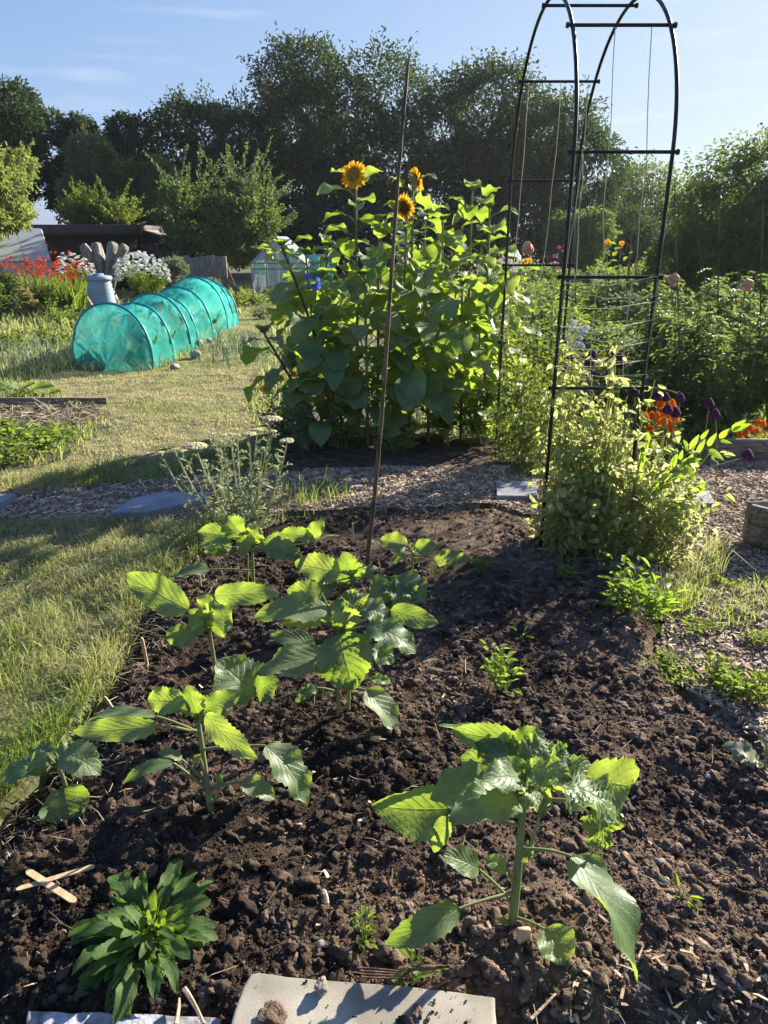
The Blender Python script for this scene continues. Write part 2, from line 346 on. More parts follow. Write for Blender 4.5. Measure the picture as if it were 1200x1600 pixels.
M['slab'] = m_solid('concrete slab', (.17, .15, .115), (.40, .36, .285), .95, 7, 16, bump=.55, bscale=520, bdist=.0018, contrast=(.32, .68))
M['slate'] = m_solid('grey paving stone', (.17, .18, .19), (.29, .30, .31), .8, 7, 8, bump=.4, bscale=60)
M['stone'] = m_solid('stone', (.2, .17, .13), (.4, .36, .29), .9, 25, 6, bump=.5)
M['edging'] = m_solid('pale painted edging', (.13, .12, .11), (.46, .47, .48), .85, 26, 9, bump=.4)
M['stick'] = m_solid('wooden stick', (.42, .28, .15), (.6, .42, .24), .7, 12, stretch=(8, 1, 8), tint=.25)
M['greywood'] = m_solid('weathered wood', (.12, .105, .085), (.3, .27, .22), .9, 9, 7, bump=.7, stretch=(6, 6, .7), bscale=30)
M['greyplank'] = m_solid('weathered plank', (.11, .09, .07), (.28, .24, .19), .9, 9, 7, bump=.7, stretch=(.7, 6, 8), bscale=30)
M['driftwood'] = m_solid('bleached driftwood', (.15, .125, .1), (.40, .36, .30), .9, 7, 7, bump=1, stretch=(5, 5, .8), bscale=14, bdist=.03)
M['brown'] = m_solid('dark brown boards', (.022, .013, .010), (.038, .022, .017), .7, 6, 5, stretch=(.4, 1, 8))
M['brown2'] = m_solid('faded brown fascia', (.045, .035, .032), (.07, .055, .05), .7, 6)
M['felt'] = m_solid('roof sheet', (.2, .17, .13), (.4, .34, .25), .8, 6)
M['bin'] = m_solid('blue grey plastic', (.20, .27, .31), (.25, .32, .37), .45, 4, spec=.4)
M['net'] = m_sheer('teal net', (.08, .58, .50), .54)
M['hoop'] = m_solid('blue plastic hoop', (.015, .2, .24), (.03, .27, .3), .4)
M['alu'] = m_solid('aluminium', (.3, .3, .3), (.42, .42, .42), .5, 6, metal=.5)
M['glass'] = m_glass('dusty glass', (.55, .6, .58), .45)
M['poly'] = m_glass('cloudy polycarbonate', (.5, .53, .53), .78)
M['terracotta'] = m_solid('terracotta', (.55, .25, .14), (.68, .36, .22), .85, 20)
M['blueplastic'] = m_solid('blue plastic', (.01, .06, .45), (.02, .09, .55), .4)
M['greenplastic'] = m_solid('green plastic', (.12, .42, .12), (.18, .5, .18), .5)
M['tealplastic'] = m_solid('teal sheet', (.1, .42, .36), (.16, .5, .42), .5)
M['rust'] = m_solid('rusty iron', (.06, .035, .025), (.17, .10, .065), .85, 40, bump=.5)
M['redbloom'] = M['red']

# ---------------------------------------------------------------- ground: one relief, cut into lawn, path, soil and weedy ground
def PX(pts): return np.array([G(*p)[:2] for p in pts])
SOIL = PX([(-60, 1640), (-60, 1330), (90, 1170), (150, 1075), (205, 965), (270, 880), (345, 835), (450, 800), (600, 792), (770, 790), (850, 812),
           (960, 870), (1040, 930), (1030, 1010), (1090, 1090), (1150, 1120), (1215, 1180), (1300, 1300), (1400, 1640)])
CHIP = [PX([(-250, 765), (0, 758), (200, 752), (440, 738), (620, 728), (790, 735), (900, 742), (1100, 712), (1400, 720), (1500, 1180), (1290, 1330), (1190, 1195),
            (1120, 1130), (1075, 1090), (1010, 1000), (1030, 930), (950, 870), (850, 818), (760, 797), (450, 806), (300, 815), (180, 812), (0, 808), (-250, 815)])]
LAWN = [PX([(-900, 900), (-120, 815), (0, 808), (180, 812), (300, 815), (350, 838), (275, 885), (210, 970), (155, 1080), (95, 1175), (-60, 1335), (-900, 1500)]),
        PX([(-200, 770), (0, 760), (200, 754), (430, 740), (420, 690), (380, 640), (420, 560), (430, 500), (400, 470), (356, 510), (290, 560), (240, 580), (110, 578), (30, 600), (150, 640), (175, 670), (100, 720), (0, 740), (-200, 745)])]
BACKSOIL = PX([(430, 741), (440, 700), (560, 680), (790, 690), (800, 735), (620, 729)])
STRAWBED = PX([(-220, 690), (-220, 640), (0, 636), (150, 640), (172, 655), (120, 672), (0, 668)])
def base_h(x, y):
    h = .045*fbm(x*.9, y*.9, 5, 4) + .016*fbm(x*7, y*7, 6, 3)
    return h
def near_soil(x, y): return pip(x, y, SOIL)
def bed_h(x, y):                                                # dug bed: mounded, lumpy, sinking at its rim
    d = polyd(x, y, SOIL); e = np.clip(d/.14, 0, 1); e = e*e*(3-2*e)
    r = fbm(x*22, y*22, 9, 4)
    rough = .05*fbm(x*3.2, y*3.2, 8, 3) + .014*r + .012*fbm(x*11, y*11, 14, 2) + .008*fbm(x*55, y*55, 12, 3) + .005*vn(x*120, y*120, 15)
    m = np.clip(.75+1.6*fbm(x*2.2, y*2.2, 33, 2), .3, 1.25)
    return -.05*(1-e) + (.012+.05*fbm(x*3.2, y*3.2, 8, 3)*(1-m)+rough*m)*e + .01
def ground_at(x, y):
    x = np.atleast_1d(np.asarray(x, float)); y = np.atleast_1d(np.asarray(y, float))
    h = base_h(x, y); s = near_soil(x, y)
    if s.any(): h[s] = np.maximum(bed_h(x[s], y[s]), h[s]*0-.05)
    return h
def gz(x, y): return float(ground_at(x, y)[0])

xs = np.arange(-9, 9.01, .06); ys = np.arange(.2, 17.01, .06)
X, Y = np.meshgrid(xs, ys); Z = base_h(X, Y)
s_in = pip(X, Y, SOIL) & (polyd(X, Y, SOIL) > .02); Z = np.where(s_in, -.12, Z)
cx = (X[:-1, :-1]+X[1:, 1:])/2; cy = (Y[:-1, :-1]+Y[1:, 1:])/2
jx = cx+.12*fbm(cx*3, cy*3, 21, 4); jy = cy+.12*fbm(cx*3, cy*3, 31, 4)
inS = pip(cx, cy, SOIL); ch = np.zeros(cx.shape, bool); lw = ch.copy()
for p in CHIP: ch |= pip(jx, jy, p)
for p in LAWN: lw |= pip(jx, jy, p)
bs = pip(jx, jy, BACKSOIL) | pip(jx, jy, STRAWBED)
reg = np.where(lw, 1, 0); reg = np.where(ch, 2, reg); reg = np.where(bs, 3, reg); reg = np.where(inS, 0, reg)
n_, m_ = X.shape; I, J = np.meshgrid(np.arange(n_-1), np.arange(m_-1), indexing='ij')
Q = np.stack([I*m_+J, I*m_+J+1, (I+1)*m_+J+1, (I+1)*m_+J], -1)
PV = np.stack([X, Y, Z], -1).reshape(-1, 3)
for r_, nm, mt in ((0, 'rough_ground', 'wild'), (1, 'lawn_ground', 'lawn'), (2, 'wood_chip_path', 'chipbed'), (3, 'dug_ground', 'soil')):
    q = Q[reg == r_]; u, inv = np.unique(q.ravel(), return_inverse=True)
    b = MB(); b.add(PV[u], inv.reshape(-1, 4)); tag(b.build(nm, M[mt]), kind='structure')
def dry_lit_tone(x, y): return np.clip(.34+.42*x+.06*(y-2)+.8*fbm(x*1.7, y*1.7, 51, 4)+.5*fbm(x*14, y*14, 53, 2), 0, 1)  # patchy drying, plus sunlit right and shaded left painted into the soil tone
xs2 = np.arange(-1.75, 2.3, .0075); ys2 = np.arange(.7, 4.5, .0075)
X2, Y2 = np.meshgrid(xs2, ys2); ins = pip(X2, Y2, SOIL)
Z2 = np.full(X2.shape, -.1); Z2[ins] = bed_h(X2[ins], Y2[ins])
n2, m2 = X2.shape; I2, J2 = np.meshgrid(np.arange(n2-1), np.arange(m2-1), indexing='ij')
Q2 = np.stack([I2*m2+J2, I2*m2+J2+1, (I2+1)*m2+J2+1, (I2+1)*m2+J2], -1)
keep = ins[:-1, :-1] | ins[1:, 1:] | ins[1:, :-1] | ins[:-1, 1:]
q = Q2[keep]; u, inv = np.unique(q.ravel(), return_inverse=True)
jj = R.normal(0, .0012, (X2.size, 3)); P2 = np.stack([X2, Y2, Z2], -1).reshape(-1, 3)+jj
b = MB(); b.add(P2[u], inv.reshape(-1, 4), None, dry_lit_tone(P2[u, 0], P2[u, 1])); tag(b.build('soil_bed', M['soil']), kind='structure')
b = MB(); g = np.array([(-250, -250, -.16), (250, -250, -.16), (250, 250, -.16), (-250, 250, -.16)]); b.add(g, np.array([[0, 1, 2, 3]]))
tag(b.build('ground', M['wild']), kind='structure')

# clods, straw, chips, pebbles lying about
def scatter(poly, n):
    poly = np.asarray(poly); lo, hi = poly.min(0), poly.max(0); o = np.zeros((0, 2))
    while len(o) < n:
        p = R.uniform(lo, hi, (n*2, 2)); o = np.vstack([o, p[pip(p[:, 0], p[:, 1], poly)]])
    return o[:n]
def visible(p, mar=60):
    x, y = p[:, 0], p[:, 1]; d = y*CP+CAMH*SP; px = 600+F*x/d; py = 800-F*(y*SP-CAMH*CP)/d
    return (px > -mar) & (px < 1200+mar) & (py < 1600+mar) & (py > 300)
p = scatter(SOIL, 260000); p = p[visible(p)]
p = p[(polyd(p[:, 0], p[:, 1], SOIL) > .05) & (R.uniform(size=len(p)) < np.clip(1.3-.28*p[:, 1] + .9*fbm(p[:, 0]*2.5, p[:, 1]*2.5, 44, 3), .12, 1))]
z = ground_at(p[:, 0], p[:, 1]); b = MB(); pick = R.uniform(size=len(p))
sz = .0011+.0088*R.power(.17, len(p)) ; k1 = sz < .0058; dr = np.clip(dry_lit_tone(p[:, 0], p[:, 1])+R.normal(0, .15, len(p)), 0, 1)
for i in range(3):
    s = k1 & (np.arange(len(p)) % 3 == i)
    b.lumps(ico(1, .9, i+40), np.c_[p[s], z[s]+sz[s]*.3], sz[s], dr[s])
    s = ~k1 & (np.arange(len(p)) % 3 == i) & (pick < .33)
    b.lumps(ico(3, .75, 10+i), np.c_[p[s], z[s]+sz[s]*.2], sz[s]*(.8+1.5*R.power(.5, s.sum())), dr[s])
bigs = np.array([G(*q)[:2] for q in [(870, 1060), (930, 1055), (1000, 1120), (1080, 1085), (1020, 1170), (1110, 1160), (960, 1050), (905, 960), (850, 1350), (720, 1400), (900, 1520),
    (420, 1440), (340, 1460), (510, 1430), (560, 1400), (860, 1560), (690, 1330), (400, 1290), (470, 1230), (1090, 1310), (1160, 1400), (1130, 1480), (610, 1200), (990, 1240), (330, 1560), (880, 930), (800, 930)]])
zb = ground_at(bigs[:, 0], bigs[:, 1])
for i in range(3): b.lumps(ico(4, .95, 20+i), np.c_[bigs, zb-.001][i::3], R.uniform(.011, .026, len(bigs[i::3])), .5)
sp = np.array([G(px, py, .072) for px, py in zip(R.uniform(350, 775, 260), R.uniform(1520, 1600, 260))]); sp = sp[(R.uniform(size=260) < .06+.8*(fbm(sp[:, 0]*9, sp[:, 1]*9, 7, 3) > .24))]
b.lumps(ico(2, .7, 60), sp[(sp[:, 0] > -.33) & (sp[:, 0] < .2)], .0009+.0032*R.power(.3, ((sp[:, 0] > -.33) & (sp[:, 0] < .2)).sum()), .3)
tag(b.build('soil_clods', M['clod'], smooth=True), 'loose crumbs and clods of dark soil on the dug bed', 'soil', kind='stuff')
def strips(b, P, L, Wd, tint, lift=.004, sw=.15):
    n = len(P); th = R.uniform(0, 2*math.pi, n); d = np.stack([np.cos(th), np.sin(th), R.normal(0, sw, n)], -1); d = unit(d)
    s = unit(np.cross(d, np.array((0, 0, 1.))+R.normal(0, .35, (n, 3))))*np.broadcast_to(Wd, (n,))[:, None]*.5; nn = np.cross(s, d); nn = unit(nn)*np.sign(nn[:, 2:3])
    L = np.broadcast_to(L, (n,))[:, None]; c = P+np.array((0, 0, lift)); be = R.normal(0, .12, (n, 1))*L
    a, m, e = c-d*L/2, c+nn*be, c+d*L/2; t = nn*np.minimum(np.broadcast_to(Wd, (n,))[:, None]*.25, .003)
    V = np.stack([a-s, a+s, m-s, m+s, e-s*.5, e+s*.5, a-s-t, a+s-t, m-s-t, m+s-t, e-s*.5-t, e+s*.5-t], 1)
    o = np.arange(n)[:, None]*12
    f = [o+np.array(k) for k in ((0, 1, 3, 2), (2, 3, 5, 4), (7, 6, 8, 9), (9, 8, 10, 11), (0, 2, 8, 6), (2, 4, 10, 8), (3, 1, 7, 9), (5, 3, 9, 11), (1, 0, 6, 7), (4, 5, 11, 10))]
    b.add(V, f, None, np.repeat(np.broadcast_to(tint, (n,)), 12))
b = MB(); p = scatter(SOIL, 1500); p = p[visible(p)]; dd = polyd(p[:, 0], p[:, 1], SOIL)
p = p[(R.uniform(size=len(p)) < .55)]
edge = scatter(PX([(-60, 1400), (0, 1270), (140, 1080), (205, 960), (300, 860), (380, 880), (250, 1050), (200, 1200), (60, 1340)]), 900)
p = np.vstack([p, edge]); p = np.c_[p, ground_at(p[:, 0], p[:, 1])]
strips(b, p, .02+.10*R.power(.4, len(p)), R.uniform(.0008, .0022, len(p)), R.uniform(0, 1, len(p)), .010, .25)
p = scatter(STRAWBED, 900); p = np.c_[p, ground_at(p[:, 0], p[:, 1])]
strips(b, p, R.uniform(.1, .4, len(p)), R.uniform(.004, .009, len(p)), R.uniform(0, 1, len(p)), .03, .2)
tag(b.build('straw', M['straw'], smooth=False), 'dry straw and root fibres strewn over the soil', 'straw', kind='stuff')
b = MB()
for pl, n in ((CHIP[0], 40000),):
    p = scatter(pl, n); p = p[visible(p)]; p = p[~pip(p[:, 0], p[:, 1], SOIL) | (R.uniform(size=len(p)) < .1)]
    p = np.c_[p, ground_at(p[:, 0], p[:, 1])]
    strips(b, p, .012+.05*R.power(.6, len(p)), R.uniform(.004, .013, len(p)), R.beta(1.2, 1.6, len(p)), .007, .22)
p = scatter(PX([(880, 1600), (900, 1520), (1010, 1480), (1180, 1480), (1260, 1640), (900, 1640)]), 110); p = np.c_[p, ground_at(p[:, 0], p[:, 1])]
strips(b, p, .015+.04*R.power(.6, len(p)), R.uniform(.004, .010, len(p)), R.uniform(.1, .9, len(p)), .008, .3)
p = scatter(SOIL, 110); p = np.c_[p, ground_at(p[:, 0], p[:, 1])]
strips(b, p, R.uniform(.01, .03, len(p)), R.uniform(.004, .01, len(p)), R.uniform(.3, 1, len(p)), .012, .3)
tag(b.build('wood_chips', M['chip'], smooth=False), 'grey brown wood chips covering the path', 'wood chips', kind='stuff')

# grass
def grass(b, poly, n, h0, h1, w, dry=.5, lean=.5, tuft=None, mi=0):
    p = scatter(poly, n); p = p[visible(p, 120)]; p = p[~pip(p[:, 0], p[:, 1], SOIL) | (R.uniform(size=len(p)) < .25)]
    k = fbm(p[:, 0]*1.6, p[:, 1]*1.6, 61, 3); t = np.clip(dry+k*.9+R.normal(0, .18, len(p)), 0, 1)
    h = R.uniform(h0, h1, len(p))*(1+.8*fbm(p[:, 0]*4, p[:, 1]*4, 71, 3))
    b.blades(np.c_[p, ground_at(p[:, 0], p[:, 1])-.005], h, R.normal(0, lean, (len(p), 3))*np.array((1, 1, 0)), w*R.uniform(.7, 1.4, len(p)), t, mi)
b = MB()
grass(b, LAWN[0], 52000, .025, .07, .004, .42, 1.0)
grass(b, PX([(130, 1090), (200, 900), (330, 800), (350, 838), (275, 900), (215, 985), (160, 1090), (0, 1270), (-80, 1330), (-80, 1290)]), 7000, .05, .15, .0045, .2, .6)
grass(b, PX([(-20, 1000), (120, 900), (330, 820), (340, 850), (215, 980), (140, 1090), (-40, 1100)]), 5000, .05, .13, .004, .3, .5)
grass(b, PX([(330, 800), (470, 765), (560, 775), (430, 830), (330, 860)]), 500, .06, .2, .004, .3, .4)
for q, n in ((LAWN[1], 45000),): grass(b, q, n, .018, .045, .006, .85, .9)
grass(b, PX([(-50, 775), (250, 750), (440, 735), (430, 690), (250, 720), (-50, 750)]), 4000, .05, .12, .005, .45, .5)
grass(b, PX([(1040, 900), (1120, 850), (1140, 880), (1080, 960), (1000, 960)]), 900, .05, .16, .005, .35, .5)
grass(b, PX([(1100, 930), (1200, 900), (1210, 960), (1120, 990)]), 300, .04, .1, .005, .35, .5)
tag(b.build('grass', M['grass'], smooth=False), 'short dry mown grass and longer green tufts along the bed edge', 'grass', kind='stuff')

# ---------------------------------------------------------------- trees and shrubs
def curve(a, b, c, n=6):
    t = np.linspace(0, 1, n)[:, None]; return (1-t)**2*a+2*t*(1-t)*b+t*t*c
def tree(name, label, cat, box, Yd, mat, n=16000, leaf=.22, lobes=26, base_y=None, group=None, trunk=.22, droop=.35, squash=1.0, depth=None, lr=(.24, .42), bare=.12, seed=1, spiky=0, tall=1.0, shoots=0, slen=1.2):
    r = np.random.default_rng(seed)
    x0, y0, x1, y1 = box; c = Wd((x0+x1)/2, (y0+y1)/2, Yd); tl = Wd(x0, y0, Yd); br = Wd(x1, y1, Yd)
    rx, rz = (br[0]-tl[0])/2*(1.09 if Yd > 30 else 1.06), (tl[2]-br[2])/2*1.03; ry = depth or rx*.8; n = int(n*(2.7 if Yd > 30 else 1.9)); leaf = leaf*.72
    base = np.array((c[0], Yd, -.16 if Yd > 17 else gz(c[0], Yd)))
    t = thing(name, label, cat, base, group)
    lobes = int(lobes*(1.45 if Yd > 30 else 1)); d = unit(r.normal(size=(lobes, 3))); rad = r.uniform(.30, 1, lobes)**.5; lobes_box = np.sign(d)*np.abs(d)**.75
    k = r.uniform(lr[0], lr[1], lobes); lc = lobes_box*(rad*(1-k*.72))[:, None]*np.array((rx, ry, rz))+c
    lr_ = k*(rx*rz)**.5*1.05
    # leaves on the lobes
    w = lr_**2; cnt = r.multinomial(n, w/w.sum()); P = []; D = []; N = []
    for i in range(lobes):
        m = cnt[i]; dd = unit(r.normal(size=(m, 3))); 
        rr = lr_[i]*(1+.30*np.sin(dd[:, 0]*5+i)*np.sin(dd[:, 2]*6+2*i)+.2*np.sin(dd[:, 1]*9+i)*np.sin(dd[:, 0]*8+3*i))*r.uniform(.55, 1.15, m)
        p = lc[i]+dd*rr[:, None]*np.array((1, 1, tall))
        P.append(p); D.append(dd+r.normal(0, .55, (m, 3))-np.array((0, 0, droop))+np.array((0, 0, spiky))); N.append(dd*.6+np.array((0, 0, .6))+r.normal(0, .45, (m, 3)))
    P = np.vstack(P); D = np.vstack(D); N = np.vstack(N)
    ins = np.zeros(len(P), int)
    for i in range(lobes): ins += (((P-lc[i])**2).sum(1) < (lr_[i]*.6)**2)
    kp = (ins == 0) & (P[:, 2] > base[2]+.05); P, D, N = P[kp], D[kp], N[kp]
    # leafy twigs poking past the outline
    b = MB(); s = r.uniform(.6, 1.35, len(P))*leaf
    b.leaves(P, D, N, s, s*.5, .3, np.clip(r.normal(.5, .25, len(P)), 0, 1))
    nt_ = int(max(int(n/300), 12)*(1+3*spiky)); tl_ = (.028 if Yd > 30 else .055)+.05*spiky; lr_ = lr_*1.0; ti = r.integers(0, lobes, nt_); dd = unit(r.normal(size=(nt_, 3))+np.array((0, -.1, .55)))
    for q in range(9):
        p = lc[ti]+dd*(lr_[ti]*(.95+tl_*q))[:, None]+r.normal(0, leaf*.25, (nt_, 3))
        b.leaves(p, dd+r.normal(0, .6, (nt_, 3)), r.normal(size=(nt_, 3))+np.array((0, 0, .5)), leaf*r.uniform(.6, 1.1, nt_), leaf*.42, .3, r.uniform(.3, 1, nt_))
    for q in range(shoots):
        i = r.integers(0, lobes); dd = unit(r.normal(size=3)*np.array((1, 1, .3))+np.array((0, -.2, 1.1))); ln = slen*r.uniform(.5, 1.2); m = int(ln/leaf*5); u = np.linspace(.0, 1, m)
        ax = lc[i]+dd*lr_[i]*.75+np.array((0, 0, 1.))*0; P_ = ax+dd*(u*ln)[:, None]+r.normal(0, leaf*.35, (m, 3))*(1.2-u)[:, None]
        b.leaves(P_, dd*.6+r.normal(0, .7, (m, 3)), r.normal(size=(m, 3)), leaf*r.uniform(.6, 1.2, m)*(1.2-.5*u), leaf*.5, .3, r.uniform(.2, 1, m)); b.tube(np.array([ax-dd*.2, ax+dd*ln*.9]), [.015, .004], 3, mi=1, caps=False)
    b.build('crown', [M[mat], M['bark']], t, smooth=False)
    b = MB(); top = c+np.array((0, 0, rz*.3)); tr = trunk
    b.tube(curve(base, base*.5+top*.5+np.array((r.normal(0, .2)*rx*.3, 0, 0)), top, 7), np.linspace(tr, tr*.35, 7), 8)
    hh = top[2]-base[2]
    for i in np.argsort(-lr_)[:min(lobes, 14)]:
        f = r.uniform(.25, .7); a = base*(1-f)+top*f; b.tube(curve(a, a*.45+lc[i]*.55+np.array((0, 0, -hh*.05)), lc[i], 5), np.linspace(tr*.42, tr*.12, 5), 5)
    b.build('trunk', M['bark'], t)
    return t
wood = 'dark wood of tall trees behind the allotment'
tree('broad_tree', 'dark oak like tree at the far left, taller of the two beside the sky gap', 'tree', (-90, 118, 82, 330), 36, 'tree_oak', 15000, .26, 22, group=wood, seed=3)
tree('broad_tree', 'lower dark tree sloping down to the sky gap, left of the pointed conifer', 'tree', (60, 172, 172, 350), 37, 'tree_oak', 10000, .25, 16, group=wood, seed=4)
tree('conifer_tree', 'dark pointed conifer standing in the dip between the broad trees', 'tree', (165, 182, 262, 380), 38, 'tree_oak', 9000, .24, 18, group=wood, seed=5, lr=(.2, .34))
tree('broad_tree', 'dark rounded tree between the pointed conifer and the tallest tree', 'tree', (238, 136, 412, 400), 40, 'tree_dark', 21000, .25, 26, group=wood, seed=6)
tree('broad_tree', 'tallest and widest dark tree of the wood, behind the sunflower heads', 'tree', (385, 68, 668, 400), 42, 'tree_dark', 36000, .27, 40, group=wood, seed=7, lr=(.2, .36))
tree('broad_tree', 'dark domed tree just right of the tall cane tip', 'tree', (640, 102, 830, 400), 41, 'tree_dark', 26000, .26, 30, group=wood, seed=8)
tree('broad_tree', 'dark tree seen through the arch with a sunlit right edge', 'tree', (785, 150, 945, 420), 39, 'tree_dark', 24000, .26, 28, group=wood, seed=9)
tree('broad_tree', 'lower far tree right of the arch passage, paler than the wood', 'tree', (935, 255, 1062, 420), 46, 'hedge', 12000, .26, 20, group=wood, seed=10)
tree('willow_tree', 'grey green willow like tree filling the right edge of the view', 'tree', (1112, 188, 1330, 500), 17, 'hedge', 26000, .13, 30, seed=11, droop=.6, trunk=.1)
tree('willow_tree', 'shorter bushy green tree left of the willow at the right edge', 'tree', (1040, 262, 1175, 500), 18.5, 'hedge', 20000, .13, 24, seed=12, droop=.5, trunk=.1)
tree('plum_tree', 'silvery green fruit tree with upright shoots beside the weathered board', 'tree', (228, 285, 430, 425), 25, 'tree_plum', 17000, .16, 26, seed=13, droop=-.4, trunk=.11, lr=(.18, .32), shoots=110, slen=1.5)
tree('young_tree', 'yellow green tree crown hanging over the polycarbonate cold frame', 'tree', (-200, 236, 102, 362), 20, 'tree_lime', 13000, .15, 26, seed=14, trunk=.07, droop=.7, lr=(.16, .3), shoots=40, slen=.9)
tree('conifer_bush', 'bright yellow green feathery conifer rising behind the brown shed roof', 'shrub', (104, 322, 208, 385), 28, 'conifer', 3500, .16, 10, seed=15, droop=-.5, trunk=.06, shoots=150, slen=1.1, lr=(.18, .3))
ug = 'shrubs under the dark wood'
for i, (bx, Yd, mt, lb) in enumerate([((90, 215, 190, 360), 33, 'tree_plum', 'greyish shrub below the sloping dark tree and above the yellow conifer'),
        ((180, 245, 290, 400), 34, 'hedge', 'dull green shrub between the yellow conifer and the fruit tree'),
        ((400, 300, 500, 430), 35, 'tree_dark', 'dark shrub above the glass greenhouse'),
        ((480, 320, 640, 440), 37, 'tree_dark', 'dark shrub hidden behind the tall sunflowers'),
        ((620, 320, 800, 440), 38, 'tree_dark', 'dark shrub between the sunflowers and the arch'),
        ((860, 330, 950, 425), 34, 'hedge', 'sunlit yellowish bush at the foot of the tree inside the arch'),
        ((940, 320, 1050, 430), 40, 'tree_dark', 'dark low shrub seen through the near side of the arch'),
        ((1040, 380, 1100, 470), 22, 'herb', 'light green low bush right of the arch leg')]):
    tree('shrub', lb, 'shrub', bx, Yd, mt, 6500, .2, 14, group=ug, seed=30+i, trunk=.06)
tree('shrub', 'loose pale shrub beside the white daisies, in front of the dark fence', 'shrub', (250, 398, 298, 470), 20.5, 'grey_herb', 3500, .09, 12, seed=41, trunk=.03, spiky=.8)
tree('shrub', 'dark heaped evergreen at the left edge beside the red flowers', 'shrub', (-60, 418, 38, 520), 15.5, 'hedge', 5000, .09, 14, seed=42, trunk=.04)
tree('shrub', 'brown seeded dock like shrub in front of the red flowers', 'shrub', (28, 448, 62, 505), 14.8, 'drygrass', 1200, .07, 9, seed=43, trunk=.02, spiky=.8)
tree('lavender_bush', 'low grey lavender bush behind the far end of the net tunnel', 'shrub', (300, 436, 345, 475), 18.5, 'grey_herb', 2200, .09, 9, seed=44, trunk=.02, spiky=1.2)

# ---------------------------------------------------------------- herb plants
def herb(name, label, cat, x, y, h, r, mat, nst=6, nl=60, L=.05, Wr=.5, group=None, stem='sunstem', seed=1, lean=(0, 0), sr=.003, upright=.4, z=None, lo=.15, droop=.1, bloom=None, vis_stem=True, hang=0):
    g = np.random.default_rng(seed); z = gz(x, y) if z is None else z; base = np.array((x, y, z)); t = thing(name, label, cat, base, group)
    bs, bl = MB(), MB(); bb = [] if bloom else None
    for i in range(nst):
        th = g.uniform(0, 2*math.pi); q = r*math.sqrt(g.uniform(0, 1)); hh = h*g.uniform(.7, 1.05)
        e = base+np.array((math.cos(th)*q+lean[0], math.sin(th)*q+lean[1], hh)); a = base+np.array((math.cos(th), math.sin(th), 0))*q*.3
        mid = a*.5+e*.5+np.array((g.normal(0, r*.15), g.normal(0, r*.15), hh*.12)); pts = curve(a, mid, e, 7)
        bs.tube(pts, np.linspace(sr, sr*.45, 7), 5, tint=g.uniform(0, 1))
        m = max(int(nl/nst), 1); u = g.uniform(lo, 1, m); k = np.clip((u*6).astype(int), 0, 5); f = u*6-k
        P = pts[k]*(1-f)[:, None]+pts[k+1]*f[:, None]; ph = g.uniform(0, 2*math.pi, m)
        D = np.stack([np.cos(ph), np.sin(ph), np.full(m, upright)], -1)+g.normal(0, .3, (m, 3)); off = unit(D)*np.array((1, 1, .6))*(L*g.uniform(.1, .9, m))[:, None]
        N = np.array((0, 0, 1.))+g.normal(0, .45, (m, 3)); s = L*g.uniform(.55, 1.25, m)*(1.15-.4*u)
        bl.leaves(P+off, D-np.array((0, 0, hang)), N, s, s*Wr, .22, np.clip(g.normal(.5, .28, m), 0, 1))
        if bloom: bb.append(MB()); bloom(bb[-1], e, g)
    if vis_stem: bs.build('stem', M[stem], t)
    bl.build('foliage', M[mat], t, smooth=False)
    return t, bb
def disc_flower(mb, c, axis, rad, npet, g, Wr=.45, tint=None, cup=.2):
    ax = unit(axis); u = unit(np.cross(ax, np.array((.3, .5, .8)))); v = np.cross(ax, u); th = np.arange(npet)*2*math.pi/npet+g.uniform(0, 6)
    D = np.cos(th)[:, None]*u+np.sin(th)[:, None]*v+ax*cup
    mb.leaves(np.repeat(c[None], npet, 0), D, np.repeat(ax[None], npet, 0)+g.normal(0, .15, (npet, 3)), rad*g.uniform(.85, 1.1, npet), rad*Wr*np.ones(npet), .2, g.uniform(0, 1, npet) if tint is None else tint)

# ---------------------------------------------------------------- sheds, fences, glasshouses, far left
t = thing('brown_shed', 'long low dark brown shed with a flat overhanging roof', 'shed', Wd(150, 447, 25))
a = Wd(30, 360, 25); e = Wd(212, 360, 25); b = MB(); top = Wd(120, 362, 25)[2]
b.box(((a[0]+e[0])/2, 26.2, top/2-.1), (e[0]-a[0], 2.4, top+.2)); b.build('wall', M['brown'], t)
b = MB(); b.box(((a[0]+e[0])/2, 26.15, top+.06), (e[0]-a[0]+.25, 2.9, .3), bev=.02); b.build('roof_fascia', M['brown2'], t)
t = thing('open_store', 'open lean-to store with a sloping sheet roof right of the brown shed', 'shelter', Wd(230, 447, 26))
p0 = Wd(213, 356, 25.3); p1 = Wd(262, 372, 25.3); b = MB()
P = np.array([[p0+(0, 0, 0), p0+(0, 2.5, 0)], [p1, p1+(0, 2.5, 0)]]); b.grid(P); P2_ = P-np.array((0, 0, .05)); b.grid(P2_[::-1]); b.build('roof_sheet', M['felt'], t)
for px in (216, 258): q = Wd(px, 362+(px-213)*.3, 25.4); b = MB(); b.tube([(q[0], 25.4, -.1), (q[0], 25.4, q[2])], .05, 6); b.build('post', M['greywood'], t)
b = MB()
q = Wd(236, 400, 26.5); b.box((q[0], 26.6, q[2]/2-.05), (1.3, .08, q[2]+.1)); b.build('back_board', M['brown'], t)
for px, mt, lb in ((218, 'stone', 'pale sack stored inside the open lean-to'), (230, 'yellow', 'yellow bag stored inside the open lean-to'), (243, 'white', 'white bundle stored inside the open lean-to')):
    q = Wd(px, 383, 25.8); b = MB(); b.lumps(ico(3, .2, px), np.array([q-(0, 0, .12)]), .2, .5, flat=.8); tag(b.build('stored_sack', M[mt]), lb, 'sack', 'sacks in the open store')
